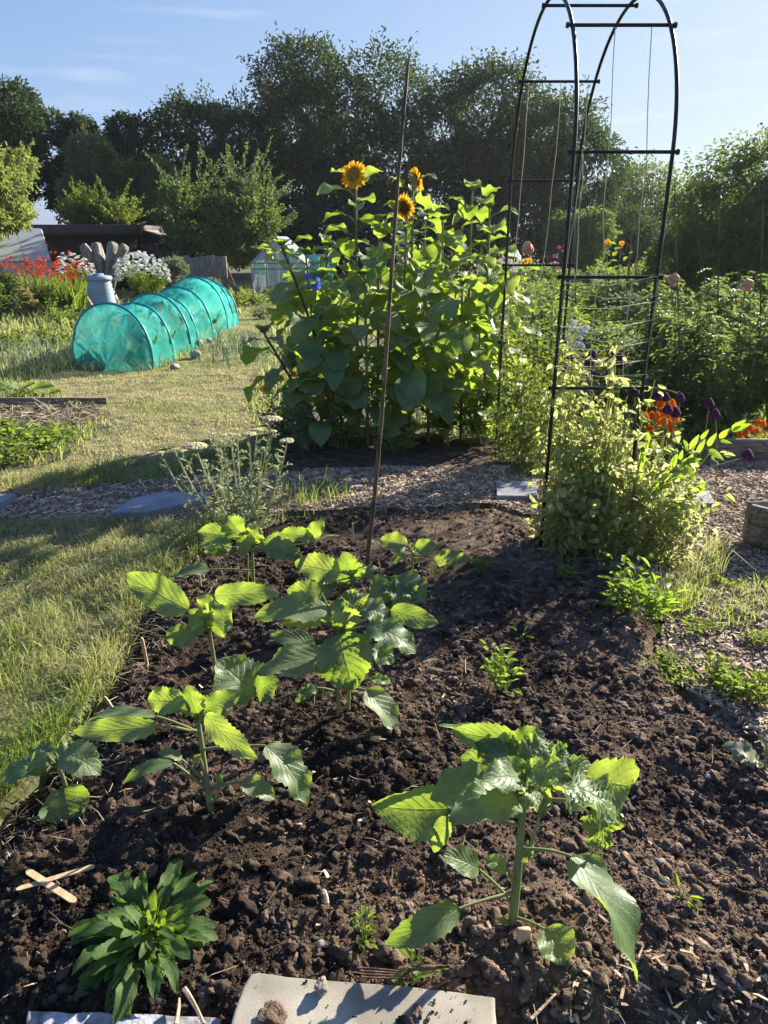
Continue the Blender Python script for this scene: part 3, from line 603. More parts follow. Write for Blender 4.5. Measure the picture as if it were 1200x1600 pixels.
def panel(name, label, px0, px1, pyt, Yd, mat, boards, th=.04, slope=0, rail=True, group=None):
    a = Wd(px0, pyt, Yd); e = Wd(px1, pyt, Yd); t = thing(name, label, 'fence', ((a[0]+e[0])/2, Yd, -.1), group); b = MB(); w = (e[0]-a[0])/boards
    for i in range(boards):
        h = a[2]+.1+R.normal(0, .02)-slope*i; b.box((a[0]+w*(i+.5), Yd+R.normal(0, .006), h/2-.1), (w*.96, th, h), mi=0, tint=R.uniform(), bev=.006)
    b.build('boards', M[mat], t)
    for px in (0, 1): b = MB(); b.box(((a[0], e[0])[px], Yd+.07, a[2]/2-.05), (.09, .09, a[2]+.12), bev=.01); b.build('post', M[mat], t)
    return t
panel('board_fence', 'dark brown board fence stepping down from the open store', 214, 287, 393, 23.5, 'brown', 9)
panel('board_fence', 'higher dark brown board screen under the fruit tree', 222, 298, 381, 24.6, 'brown', 8)
panel('board_fence', 'leaning grey weathered board panel at the foot of the fruit tree', 288, 350, 401, 22, 'greywood', 8)
b = MB(); b.box(Wd(367, 450, 21.6), (.12, .06, .95), rot=(0, -.75, 0), bev=.01); tag(b.build('plank', M['greyplank']), 'loose plank leaning beside the weathered board panel', 'plank')
b = MB(); b.box(Wd(362, 440, 22.6), (.12, .06, .8), rot=(0, -.35, 0), bev=.01); tag(b.build('plank', M['rust']), 'short rusty brown plank propped behind the leaning one', 'plank')
def house(name, label, x0, x1, y0, y1, zw, zr, ridge_x, frame, glass, rot=0):
    t = thing(name, label, 'greenhouse', ((x0+x1)/2, y0, -.1)); f, gl, rf = MB(), MB(), MB(); r = .025
    xm = (x0+x1)/2
    def bar(a, c): f.tube([a, c], r, 4)
    if ridge_x:                                                     # ridge along x
        ym = (y0+y1)/2
        for y in (y0, y1): bar((x0, y, zw), (x1, y, zw)); bar((x0, y, 0), (x1, y, 0))
        bar((x0, ym, zr), (x1, ym, zr)); n = 5
        for i in range(n+1):
            x = x0+(x1-x0)*i/n
            for y in (y0, y1): bar((x, y, -.1), (x, y, zw)); bar((x, y, zw), (x, ym, zr))
        rf.grid(np.array([[(x0, y0-.03, zw), (x1, y0-.03, zw)], [(x0, ym, zr+.03), (x1, ym, zr+.03)], [(x0, y1+.03, zw), (x1, y1+.03, zw)]]))
        for y in (y0+.01, y1-.01): gl.grid(np.array([[(x0, y, 0), (x1, y, 0)], [(x0, y, zw), (x1, y, zw)]]))
        for x in (x0+.01, x1-.01): gl.add([(x, y0, 0), (x, y1, 0), (x, y1, zw), (x, ym, zr), (x, y0, zw)], np.array([[0, 1, 2, 3, 4]]))
    else:
        for x in (x0, x1): bar((x, y0, zw), (x, y1, zw)); bar((x, y0, 0), (x, y1, 0))
        bar((xm, y0, zr), (xm, y1, zr)); n = 4
        for i in range(n+1):
            y = y0+(y1-y0)*i/n
            for x in (x0, x1): bar((x, y, -.1), (x, y, zw)); bar((x, y, zw), (xm, y, zr))
        for y in (y0, y1):
            bar((x0, y, zw), (x1, y, zw)); bar((xm-.32, y, 0), (xm-.32, y, zr-.28)); bar((xm+.32, y, 0), (xm+.32, y, zr-.28)); bar((x0, y, .8), (x1, y, .8))
        rf.grid(np.array([[(x0-.03, y0, zw), (x0-.03, y1, zw)], [(xm, y0, zr+.03), (xm, y1, zr+.03)], [(x1+.03, y0, zw), (x1+.03, y1, zw)]]))
        for x in (x0+.01, x1-.01): gl.grid(np.array([[(x, y0, 0), (x, y1, 0)], [(x, y0, zw), (x, y1, zw)]]))
        for y in (y0+.01, y1-.01): gl.add([(x0, y, 0), (x1, y, 0), (x1, y, zw), (xm, y, zr), (x0, y, zw)], np.array([[0, 1, 2, 3, 4]]))
    f.build('frame', M[frame], t); gl.build('wall_panes', M[glass], t, smooth=False); rf.build('roof_panes', M[glass], t, smooth=False)
    if rot: t.rotation_euler = (0, 0, rot)
    return t
gl0 = Wd(0, 415, 21); x1 = Wd(80, 400, 21)[0]
house('cold_greenhouse', 'low cloudy polycarbonate greenhouse at the left edge', x1-3.2, x1, 20.6, 22.4, Wd(40, 408, 21)[2], Wd(40, 358, 21.6)[2], True, 'alu', 'poly', .55)
x0 = Wd(392, 400, 21)[0]; x1 = Wd(476, 400, 21)[0]
house('glass_greenhouse', 'small aluminium glass greenhouse half hidden by the sunflowers', x0, x1, 21, 23.2, Wd(400, 411, 21)[2], Wd(430, 371, 21)[2], False, 'alu', 'glass')
q = Wd(406, 420, 21.4); b = MB(); b.box(q, (.36, .3, .3), bev=.03); tag(b.build('green_crate', M['greenplastic']), 'green plastic crate inside the glass greenhouse', 'crate')
q = Wd(484, 438, 20.5); b = MB(); b.lathe((q[0], 20.6, -.1), [(.0, 0), (.24, 0), (.28, .25), (.28, .5), (.25, .72), (.25, .78), (0, .8)], 16); tag(b.build('barrel', M['blueplastic']), 'blue plastic barrel beside the glass greenhouse', 'barrel')
q = Wd(484, 398, 22.5); b = MB(); b.box((q[0], 22.8, q[2]/2), (1.3, .06, q[2]), bev=.01); tag(b.build('sheet_screen', M['tealplastic']), 'pale teal sheet screen behind the glass greenhouse', 'screen')

# driftwood sculpture: four gnarled upright posts splaying like fingers
t = thing('driftwood_sculpture', 'gnarled bleached tree stump with four splayed finger like limbs', 'sculpture', Wd(160, 450, 20))
for (bx, by, tx, ty, w) in ((158, 440, 130, 382, .12), (160, 435, 150, 380, .13), (166, 435, 176, 379, .12), (168, 440, 195, 383, .11)):
    a, e = Wd(bx, by, 20.0), Wd(tx, ty, 20.0); b = MB(); a = a*1.0; a[2] = min(a[2], .35); n, k = 12, 16
    pts = curve(a, a*.5+e*.5+np.array((0, 0, .12)), e, n); d = unit(np.gradient(pts, axis=0)); P = np.zeros((n+1, k, 3))
    for i in range(n):
        x = unit(np.cross((0, 1., 0), d[i])); y = np.cross(d[i], x); th = np.arange(k)*2*math.pi/k
        rr = w*(1.0+.25*np.sin(3*th+tx)+.14*np.sin(5*th+i*.5)+.12*math.sin(i*1.3+tx))*(1 if i < n-2 else (.93 if i == n-2 else .72))
        P[i] = pts[i]+rr[:, None]*(np.cos(th)[:, None]*x+np.sin(th)[:, None]*y)
    P[n] = pts[-1]+d[-1]*.03; b.grid(P, close=True); b.build('limb', M['driftwood'], t)
b = MB(); q = Wd(163, 445, 20); b.lathe((q[0], 20, -.2), [(0, 0), (.4, 0), (.3, .3), (.22, .55), (.12, .65), (0, .68)], 14); b.build('stump', M['driftwood'], t)
# compost bin
q = Wd(160, 478, 15.6); t = thing('compost_bin', 'tapering blue grey plastic compost bin beside the white daisies', 'compost bin', (q[0], 15.6, -.1)); s = ppm(q)
H_ = (Wd(160, 428, 15.6)[2]+.1)*.95; b = MB(); r0, r1 = 24*s, 17*s; pr = [(0, 0), (r0, 0)]
for i in range(11): u = i/10; pr += [(r0+(r1-r0)*u, H_*.86*u), (r0+(r1-r0)*u+.012, H_*.86*(u+.05))]
pr += [(r1, H_*.92), (0, H_*.92)]; b.lathe((q[0], 15.6, -.1), pr, 28); b.build('body', M['bin'], t)
b = MB(); b.lathe((q[0], 15.6, -.1+H_*.92), [(0, .0), (r1*1.16, 0), (r1*1.18, .05), (r1*1.08, .085), (r1*.5, .1), (r1*.45, .13), (0, .13)], 28); b.build('lid', M['bin'], t)
b = MB(); q = Wd(143, 474, 15.2); b.box((q[0], 15.2, q[2]), (.03, .12, .3), rot=(.1, -.4, 0), bev=.01); tag(b.build('plank', M['stick']), 'short pale plank leaning in front of the compost bin', 'plank')
q = Wd(130, 478, 15.2); b = MB(); b.lumps(ico(4, .4, 5), np.array([[q[0], 15.2, .1]]), .2, .5); tag(b.build('log', M['bark']), 'dark log end lying in front of the compost bin', 'log')

# white daisies and red crocosmia
def daisies(bx, Yd, lb, n, seed):
    g = np.random.default_rng(seed); x0, y0, x1, y1 = bx; a = Wd(x0, y0, Yd); e = Wd(x1, y0, Yd); t, _ = herb('daisy_clump', lb, 'flowers', (a[0]+e[0])/2, Yd, a[2]*.85, (e[0]-a[0])*.45, 'herb', 26, 3000, .10, .3, seed=seed, z=-.1, upright=.9)
    mbs = {}
    for i in range(n):
        u = g.uniform(-1, 1); h = (a[2]*(1-.30*u*u)+.1)*g.uniform(.62, 1.02); c = np.array(((a[0]+e[0])/2+u*(e[0]-a[0])*.5, Yd-.5*(1-u*u)*g.uniform(-.6, 1.1), h))
        disc_flower(mbs.setdefault(min(i, 95), MB()), c, np.array((.1, -.35, .8))+g.normal(0, .3, 3), .055, 9, g, .6)
    for k, m_ in mbs.items():
        o = m_.build('bloom' if k < 95 else 'blooms', M['white'], t, smooth=False)
        if k == 95: o['kind'] = 'stuff'
daisies((176, 402, 262, 470), 18.2, 'large clump of white daisies between the compost bin and the net tunnel', 230, 50)
daisies((82, 402, 146, 450), 19, 'smaller clump of white daisies behind the red crocosmia', 110, 51)
g = np.random.default_rng(52)
for i, (px0, px1, Yd, lb) in enumerate(((20, 70, 16.4, 'red crocosmia clump nearest the left edge, with arching sword leaves'), (58, 122, 16.2, 'red crocosmia clump with bright sword leaves beside the compost bin'))):
    a, e = Wd(px0, 410, Yd), Wd(px1, 410, Yd); t = thing('crocosmia', lb, 'flowers', ((a[0]+e[0])/2, Yd, -.1), 'red crocosmia clumps'); b = MB(); n = 420
    P = np.c_[g.uniform(a[0], e[0], n), Yd+g.uniform(-.4, .4, n), np.full(n, -.1)]
    b.blades(P, g.uniform(.7, 1.15, n), g.normal(0, .28, (n, 3))*np.array((1, 1, 0)), g.uniform(.03, .05, n), g.uniform(0, .6, n)); b.build('foliage', M['herb'], t, smooth=False)
    n = 170; mbs = {}
    def mk(k): return mbs.setdefault(min(k, 90), MB())
    for k in range(n):
        c = np.array((g.uniform(a[0]-.15, e[0]+.15), Yd+g.uniform(-.5, .5), 0)); c[2] = a[2]+g.normal(-.12, .14)
        if g.uniform() < .12: c[2] -= g.uniform(.2, .6)
        disc_flower(mk(k), c, np.array((0, -.6, .5))+g.normal(0, .4, 3), .036, 6, g, .5)
    for k, m_ in mbs.items():
        o = m_.build('bloom' if k < 90 else 'blooms', M['red'], t, smooth=False)
        if k == 90: o['kind'] = 'stuff'

# ---------------------------------------------------------------- net tunnel with cabbages inside
t = thing('net_tunnel', 'teal mesh net stretched over blue hoops across the cabbage bed', 'net tunnel', (-3.5, 11.6, 0))
hy = [(9.3, .80, -4.12, -2.98), (10.05, .74, -3.98, -2.93), (10.75, .82, -3.98, -2.86), (11.4, .74, -4.0, -2.92), (12.2, .82, -4.02, -2.86), (13.4, .92, -4.08, -2.86), (13.95, .9, -4.08, -2.86), (14.4, .82, -4.05, -2.86)]
K = 26; th = np.linspace(0, math.pi, K)
def hoop_pts(y, h, xl, xr, s=1.0):
    return np.stack([(xl+xr)/2+(xr-xl)/2*s*np.cos(th)*(1+.06*np.sin(th)), np.full(K, y)+.36*(1-np.cos(th))*.5+.05*np.sin(th), h*s*np.sin(th)**.85-.02], -1)
for y, h, xl, xr in hy:
    b = MB(); b.tube(hoop_pts(y, h, xl, xr, 1.015), .017, 7); b.build('hoop', M['hoop'], t)
b = MB(); rows = []; g = np.random.default_rng(77)
fr = hoop_pts(*hy[0], 1.01)
for s, dy in ((.0, -.30), (.25, -.26), (.5, -.20), (.75, -.12), (.92, -.04)):              # gathered front end falling to the ground
    c = np.array(((hy[0][2]+hy[0][3])/2, hy[0][0]+.25, 0)); q = c+(fr-c)*np.array((s*.4+.6*min(1, s*1.15+.1), 1, s)); q[:, 1] += dy+.06*np.sin(np.arange(K)*1.15+s*3)*(1-s); rows.append(q)
for i, (y, h, xl, xr) in enumerate(hy):
    rows.append(hoop_pts(y, h, xl, xr, 1.022))
    if i < len(hy)-1:
        y2, h2, l2, r2 = hy[i+1]
        for f in (.18, .35, .5, .65, .82):
            sag = 1.015-.82*f*(1-f)*(.75+.25*math.sin(i*2.1)); q = hoop_pts(y*(1-f)+y2*f, h*(1-f)+h2*f, xl*(1-f)+l2*f, xr*(1-f)+r2*f, sag)
            q[:, :] += .030*np.stack([np.sin(np.arange(K)*1.9+f*9+i), 0*th, np.sin(np.arange(K)*2.3+f*7+i*2)+.6*np.sin(np.arange(K)*3.9+f*15+i)], -1)
            flare = np.clip(.3-np.sin(th), 0, 1)*.25; q[:, 0] += np.cos(th)*flare; rows.append(q)
bk = rows[-1]; c = np.array((-3.45, 14.65, 0))
for s in (.8, .5, .2): q = c+(bk-c)*np.array((s, 1, s)); q[:, 1] += .2*(1-s); rows.append(q)
b.grid(np.array(rows)); b.build('net', M['net'], t)
M['cabbage'] = m_leaf('cabbage leaf', (.06, .12, .06), (.1, .16, .08), (.15, .28, .05), (.2, .34, .06), .35, .5, .4, vein=True)

def blade(mb, B, T, hint, W, arch=.1, nv=12, nu=7, serr=.06, teeth=11, cup=.12, quilt=.02, seed=0, tip=.0, mi=0, tint=.5, base=.5, point=.85, ripple=.05, roll=0.0):
    g = np.random.default_rng(seed); B, T = np.asarray(B, float), np.asarray(T, float); ax = T-B; L = np.linalg.norm(ax); a = ax/L
    n = unit(np.asarray(hint, float)-a*(np.asarray(hint, float)@a)); s = np.cross(a, n)
    v = np.linspace(0, 1, nv); u = np.linspace(-1, 1, nu); pk = base/(base+point)
    prof = (np.maximum(v, 1e-4)**base)*np.maximum(1-v, 0)**point/(pk**base*(1-pk)**point)
    prof = np.maximum(prof, .015)
    ph = g.uniform(0, 6, 4); V, U = np.meshgrid(v, u, indexing='ij'); A = np.abs(U)
    saw = (v*teeth+.3*np.sin(v*7+ph[0])) % 1.0; side = np.where(A > .95, 1+serr*(saw[:, None]-.5)*2, 1)
    w = W/2*prof[:, None]*side*(1+.06*np.sin(V*5+ph[1]*U))
    mid = B+a*(L*V)[..., None]+n*(arch*L*4*V*(1-V) - tip*L*V**3)[..., None]
    off = cup*W/2*prof[:, None]*A**1.4 + ripple*W*A**2*np.sin(V*math.pi*(3.2+g.uniform(0, 2))+ph[2]+U*1.2)*np.minimum(prof[:, None]*1.5, 1)
    off = off+quilt*W*np.sin((V-.42*A**.8)*7*2*math.pi)*np.sin(np.clip(A, 0, 1)*math.pi)
    rl = roll*(V-.3)
    P = mid+s*(U*w*np.cos(rl))[..., None]+n*(off+U*w*np.sin(rl))[..., None]
    mb.grid(P, np.stack([(U+1)/2, V], -1), tint, mi)
g = np.random.default_rng(78); k = 0
for yy in np.arange(9.75, 14.2, .62):
    for xx in (-3.72, -3.25):
        cpos = np.array((xx+g.normal(0, .05), yy+g.normal(0, .06), -.02)); tt = thing('cabbage', 'cabbage plant growing under the teal net', 'cabbage', cpos, 'cabbages inside the net tunnel'); b = MB()
        for i in range(9):
            ph = i*2.4; r = .22+.05*g.uniform(); e = cpos+np.array((math.cos(ph)*r, math.sin(ph)*r, .28+.12*g.uniform()-.02*i)); blade(b, cpos+(0, 0, .08), e, (0, 0, 1), .26, -.12, 8, 5, .03, 9, .2, .03, i, tint=g.uniform())
        b.build('leaves', M['cabbage'], tt)
        b = MB(); b.tube([cpos-(0, 0, .03), cpos+(0, 0, .09)], .02, 6); b.build('stem', M['sunstem'], tt)
for i, (px, py) in enumerate(((300, 560), (306, 541), (322, 537), (268, 578), (345, 515))):
    q = G(px, py); b = MB(); b.lumps(ico(3, .3, i), np.array([(q[0]+.05, q[1], .04)]), .09-.012*i, .5)
    tag(b.build('stone', M['stone']), ['stone holding the net edge near the second hoop', 'dark stone weighing the net by the middle hoop', 'reddish stone weighing the net behind the middle', 'small stone at the near corner of the net', 'smallest stone at the far corner of the net'][i], 'stone', 'stones weighing down the net')

# ---------------------------------------------------------------- garden arch with strings
AX0, AX1, AY0, AY1 = .845, 1.285, 3.55, 5.24
t = thing('garden_arch', 'tall black tubular metal garden arch with crossbars', 'garden arch', ((AX0+AX1)/2, (AY0+AY1)/2, 0))
ym, hw = (AY0+AY1)/2, (AY1-AY0)/2
def arch_y(z):                                                   # half width of the hoop at height z
    return hw if z < 1.9 else hw*math.sqrt(max(0, 1-((z-1.9)/.80)**2))
for x in (AX0, AX1):
    th_ = np.linspace(0, math.pi, 40); arc = np.stack([np.full(40, x), ym-hw*np.cos(th_), 1.9+.80*np.sin(th_)], -1)
    pts = np.vstack([np.stack([np.full(9, x), np.full(9, AY0)+0*np.arange(9), np.linspace(-.15, 1.82, 9)], -1), arc, np.stack([np.full(9, x), np.full(9, AY1), np.linspace(1.82, -.15, 9)], -1)])
    b = MB(); b.tube(pts, .0092, 10); b.build('hoop', M['black'], t)
rungs = [(s, z) for s in (-1, 1) for z in (.86, 1.385, 1.915, 2.45)]
for s, z in rungs+[(0, 2.682)]:
    y = ym+s*arch_y(z) if s else ym; b = MB(); b.tube([(AX0-.02, y, z), (AX1+.02, y, z)], .0078, 8); rg = b.build('crossbar', M['black'], t)
    for x in (AX0-.022, AX1+.022):
        b = MB(); b.tube([(x-.006, y, z), (x+.006, y, z)], .0122, 8); b.build('fitting', M['black'], rg)
def near(px, py, Y): return Wd(px, py, Y)
g = np.random.default_rng(80); yn = AY0-.012; yf = AY1-.012
tw = []
def twine(lb, pts, r=.0022, grp='twines strung up the arch'):
    b = MB(); b.tube(pts, r, 5); tag(b.build('twine', M['twine']), lb, 'twine', grp)
def hang(x, z0, z1, y0, y1, wob=.01):
    n = 9; u = np.linspace(0, 1, n); return np.stack([x+g.normal(0, wob*.4, n)+wob*np.sin(u*5), y0*(1-u)+y1*u, z0*(1-u)+z1*u], -1)
yt = ym-arch_y(2.45)
twine('fine twine hanging from the upper near crossbar, beside the middle of the passage', hang(1.03, 2.45, .9, yt, yn, .02))
twine('fine twine hanging from the upper near crossbar, closest to the right leg', hang(1.20, 2.45, .9, yt, yn, .02))
twine('twine twisted down the inner side of the left near leg', hang(.885, 1.92, .9, yn, yn, .015))
yt2 = ym+arch_y(2.45)
twine('twine hanging from the far crossbar beside the far left leg', hang(.88, 2.44, .9, yt2, yf, .012))
twine('twine hanging from the middle of the far crossbar', hang(1.08, 2.44, .9, yt2, yf, .012))
twine('twine hanging along the far right leg', hang(1.25, 2.44, .9, yt2, yf, .012))
zz = [1.36, 1.30, 1.245, 1.19, 1.16, 1.10, 1.06, 1.0, .97, .93]
pl = []
for i, z in enumerate(zz):
    if i % 2 == 0: pl += [(AX0, yn, z), (AX0*.5+AX1*.5, yn, z+.0-.012+.01*math.sin(i)), (AX1, yn, z+.03)]
    else: pl += [(AX1, yn, z), (AX0*.5+AX1*.5, yn, z-.012), (AX0, yn, z+.03)]
twine('pale string zigzagging between the near legs above the lowest crossbar', pl, .0018)

# ---------------------------------------------------------------- the bamboo cane
def cane(p0, p1, r, label, knots=9, grp=None):
    p0, p1 = np.array(p0, float), np.array(p1, float); n = knots*4+1; u = np.linspace(0, 1, n); pts = p0+(p1-p0)*u[:, None]; pts[:, 0] += .012*np.sin(u*5)
    rr = r*(1-.45*u); rr[2::4] *= 1.22; b = MB(); b.tube(pts, rr, 8); o = b.build('bamboo_cane', M['cane']); tag(o, label, 'cane', grp); return o
c0 = G(565, 918); cane((c0[0], c0[1], -.1), Wd(643, 95, c0[1]-.02), .0105, 'tall brown bamboo cane leaning in the young sunflower bed', 11)

# ---------------------------------------------------------------- sunflowers
def leaf_obj(par, A, B, Tp, hint, W, arch=.1, sag=.0, nv=13, nu=7, pr=.004, seed=0, mat='sunleaf', serr=.06, cup=.12, quilt=.02, tip=0., teeth=11, tint=None, base=.5, point=.85, ripple=.05, roll=0.):
    b = MB(); A, B, Tp = [np.asarray(q, float) for q in (A, B, Tp)]
    b.tube(curve(A, (A+B)/2+np.array((0, 0, -sag)), B, 6), np.linspace(pr*1.1, pr*.8, 6), 6, mi=1, tint=.5)
    blade(b, B, Tp, hint, W, arch, nv, nu, serr, teeth, cup, quilt, seed, tip, 0, (seed*.37 % 1) if tint is None else tint, base, point, ripple, roll)
    return b.build('leaf', [M[mat], M['sunstem']], par)
def head(par, c, ax, r, disc='disc', seed=0, npet=26, droopy=.15):
    g = np.random.default_rng(seed); ax = unit(np.array(ax, float)); u = unit(np.cross(ax, (.2, .3, .9))); v = np.cross(u, ax)*-1; Mx = np.stack([u, v, ax], 1)
    b = MB(); b.lathe(c, [(r*.62, -.01), (r*.62, .008), (r*.5, r*.16), (r*.25, r*.2), (0, r*.17)], 22, M=Mx); fh = b.build('flower_head', M[disc], par)
    b = MB()
    for ring in range(2):
        th = (np.arange(npet)+ring*.5)*2*math.pi/npet; D = np.cos(th)[:, None]*u+np.sin(th)[:, None]*v+ax*(droopy*(1-ring)+g.normal(0, .12, (npet, 1)))
        b.leaves(c+D*r*.52, D, np.repeat(ax[None], npet, 0)+g.normal(0, .25, (npet, 3)), r*.62*g.uniform(.8, 1.15, npet), r*.2, .3, g.uniform(0, 1, npet))
    p_ = b.build('petals', M['yellow'], fh); p_.matrix_parent_inverse = Matrix(); 
    b = MB(); th = np.arange(18)*2*math.pi/18; D = np.cos(th)[:, None]*u+np.sin(th)[:, None]*v-ax*.25
    b.leaves(c+D*r*.45-ax*.012, D, np.repeat(ax[None], 18, 0), r*.55, r*.22, .2, .5); b.lathe(c-ax*.012, [(0, -r*.28), (r*.25, -r*.24), (r*.6, 0)], 16, M=Mx)
    s_ = b.build('bracts', M['sunstem'], fh); s_.matrix_parent_inverse = Matrix()
def tall_sunflower(lb, base, topp, nleaf, Ls, seed, mat='sunleaf', stem='sunstem', sr=.014, lo=.22, group='tall sunflowers behind the wood chip path', bow=(0, 0), hd=None, az0=0.):
    g = np.random.default_rng(seed); base, topp = np.array(base, float), np.array(topp, float); t = thing('sunflower', lb, 'sunflower', base, group)
    mid = (base+topp)/2+np.array((bow[0], bow[1], 0)); n = 14; pts = curve(base-(0, 0, .05), mid, topp, n); b = MB(); b.tube(pts, np.linspace(sr, sr*.55, n), 8); b.build('stem', M[stem], t)
    H = topp[2]-base[2]
    for i in range(nleaf):
        u = lo+(1-lo)*(i+.5)/nleaf; k = min(int(u*(n-1)), n-2); f = u*(n-1)-k; A = pts[k]*(1-f)+pts[k+1]*f
        ph = az0+i*2.40+g.normal(0, .35); r = np.array((math.cos(ph), math.sin(ph), 0)); up = .75-.15*u
        size = .98*Ls*(1.12-.25*abs(u-.55)*2)*(1 if u < .8 else max(.74, 1-(u-.8)*1.3))*g.uniform(.82, 1.15)
        pl = size*g.uniform(.45, .8); B = A+(r+np.array((0, 0, up)))*pl*.75; dr = g.uniform(.0, 1.1) if u < .85 else g.uniform(-.7, .3)
        T = B+unit(r*1+np.array((0, 0, -dr)))*size; hint = np.array((0, 0, 1.))+r*.35+g.normal(0, .22, 3)
        leaf_obj(t, A, B, T, hint, size*g.uniform(.6, 1.0), g.uniform(.02, .2), -.03, 11, 7, .0045, seed*50+i, mat, .07, g.uniform(.05, .4), .02, g.uniform(0, .16), 10, tint=g.uniform(0, 1), point=.75, ripple=g.uniform(.05, .13), roll=g.uniform(-.7, .7))
    if hd: head(t, topp+unit(np.array(hd[0]))*.03, hd[0], hd[1], hd[2], seed, 26)
    else:                                                        # closed bud in a collar of small leaves
        b = MB(); m = 12; th = np.arange(m)*2.4; D = np.stack([np.cos(th), np.sin(th), np.full(m, .9)], -1)
        b.leaves(np.repeat(topp[None], m, 0), D, np.stack([np.cos(th), np.sin(th), np.full(m, -.5)], -1)*-1, g.uniform(.05, .10, m), .05, .25, g.uniform(0, 1, m)); b.lumps(ico(2, .2, seed), topp[None]+(0, 0, .02), .025, .5); b.build('bud', M['sunleaf'], t)
    return t
g = np.random.default_rng(90)
SF = [  # label, base px x, base Y, top px, top Y, leaves, leaf size, extras
 ('sunflower with a broad golden head facing left, leftmost of the open heads', 560, 6.3, (556, 275), 6.25, 17, .25, dict(hd=((-.35, -.75, .15), .098, 'discgold'))),
 ('sunflower whose head is seen side on, turned away behind the cane', 640, 6.6, (645, 282), 6.5, 16, .24, dict(hd=((.85, .25, .25), .088, 'disc'))),
 ('sunflower with a dark brown drooping head under leaves, right of the cane', 625, 6.15, (636, 322), 6.0, 16, .25, dict(hd=((-.6, -.62, -.3), .09, 'disc'))),
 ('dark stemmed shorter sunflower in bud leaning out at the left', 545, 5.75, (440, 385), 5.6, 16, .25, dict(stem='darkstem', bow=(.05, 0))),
 ('sunflower in bud with the highest leaf at the right of the clump', 725, 6.3, (738, 298), 6.3, 17, .24, {}),
 ('sunflower in bud at the right edge of the clump, beside the far arch leg', 755, 6.1, (765, 325), 6.1, 17, .24, {}),
 ('sunflower in bud near the middle of the clump, right of the drooping head', 685, 6.5, (692, 345), 6.4, 17, .25, {}),
 ('sunflower in bud hidden in the clump between the golden head and the cane', 590, 6.4, (592, 345), 6.4, 16, .24, {}),
 ('sunflower in bud under the golden head, towards the left of the clump', 515, 6.2, (510, 385), 6.25, 17, .25, {}),
 ('low sunflower in the front of the clump, just left of the cane foot', 575, 5.65, (570, 430), 5.6, 15, .27, {}),
 ('low sunflower in the front of the clump, right of the cane', 670, 5.7, (665, 420), 5.65, 15, .27, {}),
 ('low sunflower in the front right of the clump with big drooping leaves', 720, 5.75, (722, 445), 5.75, 15, .26, {}),
 ('sunflower in bud at the back of the clump, behind the dark brown head', 660, 6.7, (664, 335), 6.75, 16, .25, {}),
 ('sunflower in bud at the back right of the clump, near the far arch leg', 745, 6.6, (752, 385), 6.7, 16, .25, {}),
 ('sunflower in bud leaning right out of the clump behind the far arch leg', 770, 5.95, (790, 425), 5.95, 14, .23, {}),
 ('leafy sunflower in bud at the left of the clump, right of the dark stem', 505, 6.0, (478, 400), 6.0, 16, .25, {}),
 ('short leafy sunflower in the front of the clump under the brown head', 640, 5.6, (640, 520), 5.55, 11, .26, {}),
 ('short leafy sunflower at the front left of the clump', 520, 5.65, (500, 500), 5.55, 12, .25, {}),
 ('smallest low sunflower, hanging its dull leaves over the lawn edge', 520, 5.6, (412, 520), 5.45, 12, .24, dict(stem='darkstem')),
]
for i, (lb, bx, bY, tp, tY, nl, ls, kw) in enumerate(SF):
    bp = Wd(bx, 690, bY); tall_sunflower(lb, (bp[0], bY, gz(bp[0], bY)), Wd(tp[0], tp[1], tY), int(nl*1.7), ls, 100+i, lo=.12, **kw)
g = np.random.default_rng(91)
hb = 'weeds and low herbs under the tall sunflowers'
for i, (px, Yd, h, mt, lb) in enumerate([(480, 5.5, .5, 'grey_herb', 'grey leaved herb under the dark stemmed sunflower'), (530, 5.6, .4, 'grey_herb', 'grey herb between the yarrow and the sunflower stems'), (625, 5.45, .22, 'sunleaf', 'small broad leaved seedling on the dug soil behind the cane'),
        (690, 5.8, .45, 'herb', 'bright weed under the middle sunflowers'), (735, 5.7, .5, 'herb', 'bright leafy weed left of the far arch foot'), (765, 5.55, .4, 'herb', 'low weed touching the far left arch leg'), (440, 5.7, .35, 'grey_herb', 'grey weed at the lawn edge by the sunflowers'), (590, 6.2, .5, 'herb', 'shaded weed deep among the sunflower stems')]):
    q = Wd(px, 690, Yd); herb('weed', lb, 'weed', q[0], Yd, h, .2, mt, 12, 420, .055, .45, hb, seed=200+i)
q = Wd(450, 640, 6.0); b = MB(); t, bb = herb('yellow_daisy', 'yellow flowered daisy hiding under the left sunflower leaves', 'flowers', q[0], 6.0, .5, .2, 'herb', 8, 200, .05, .4, seed=220, bloom=lambda m, e, g: disc_flower(m, e, (0, -.6, .6), .045, 9, g)); [q_.build('bloom', M['yellow'], t) for q_ in bb]

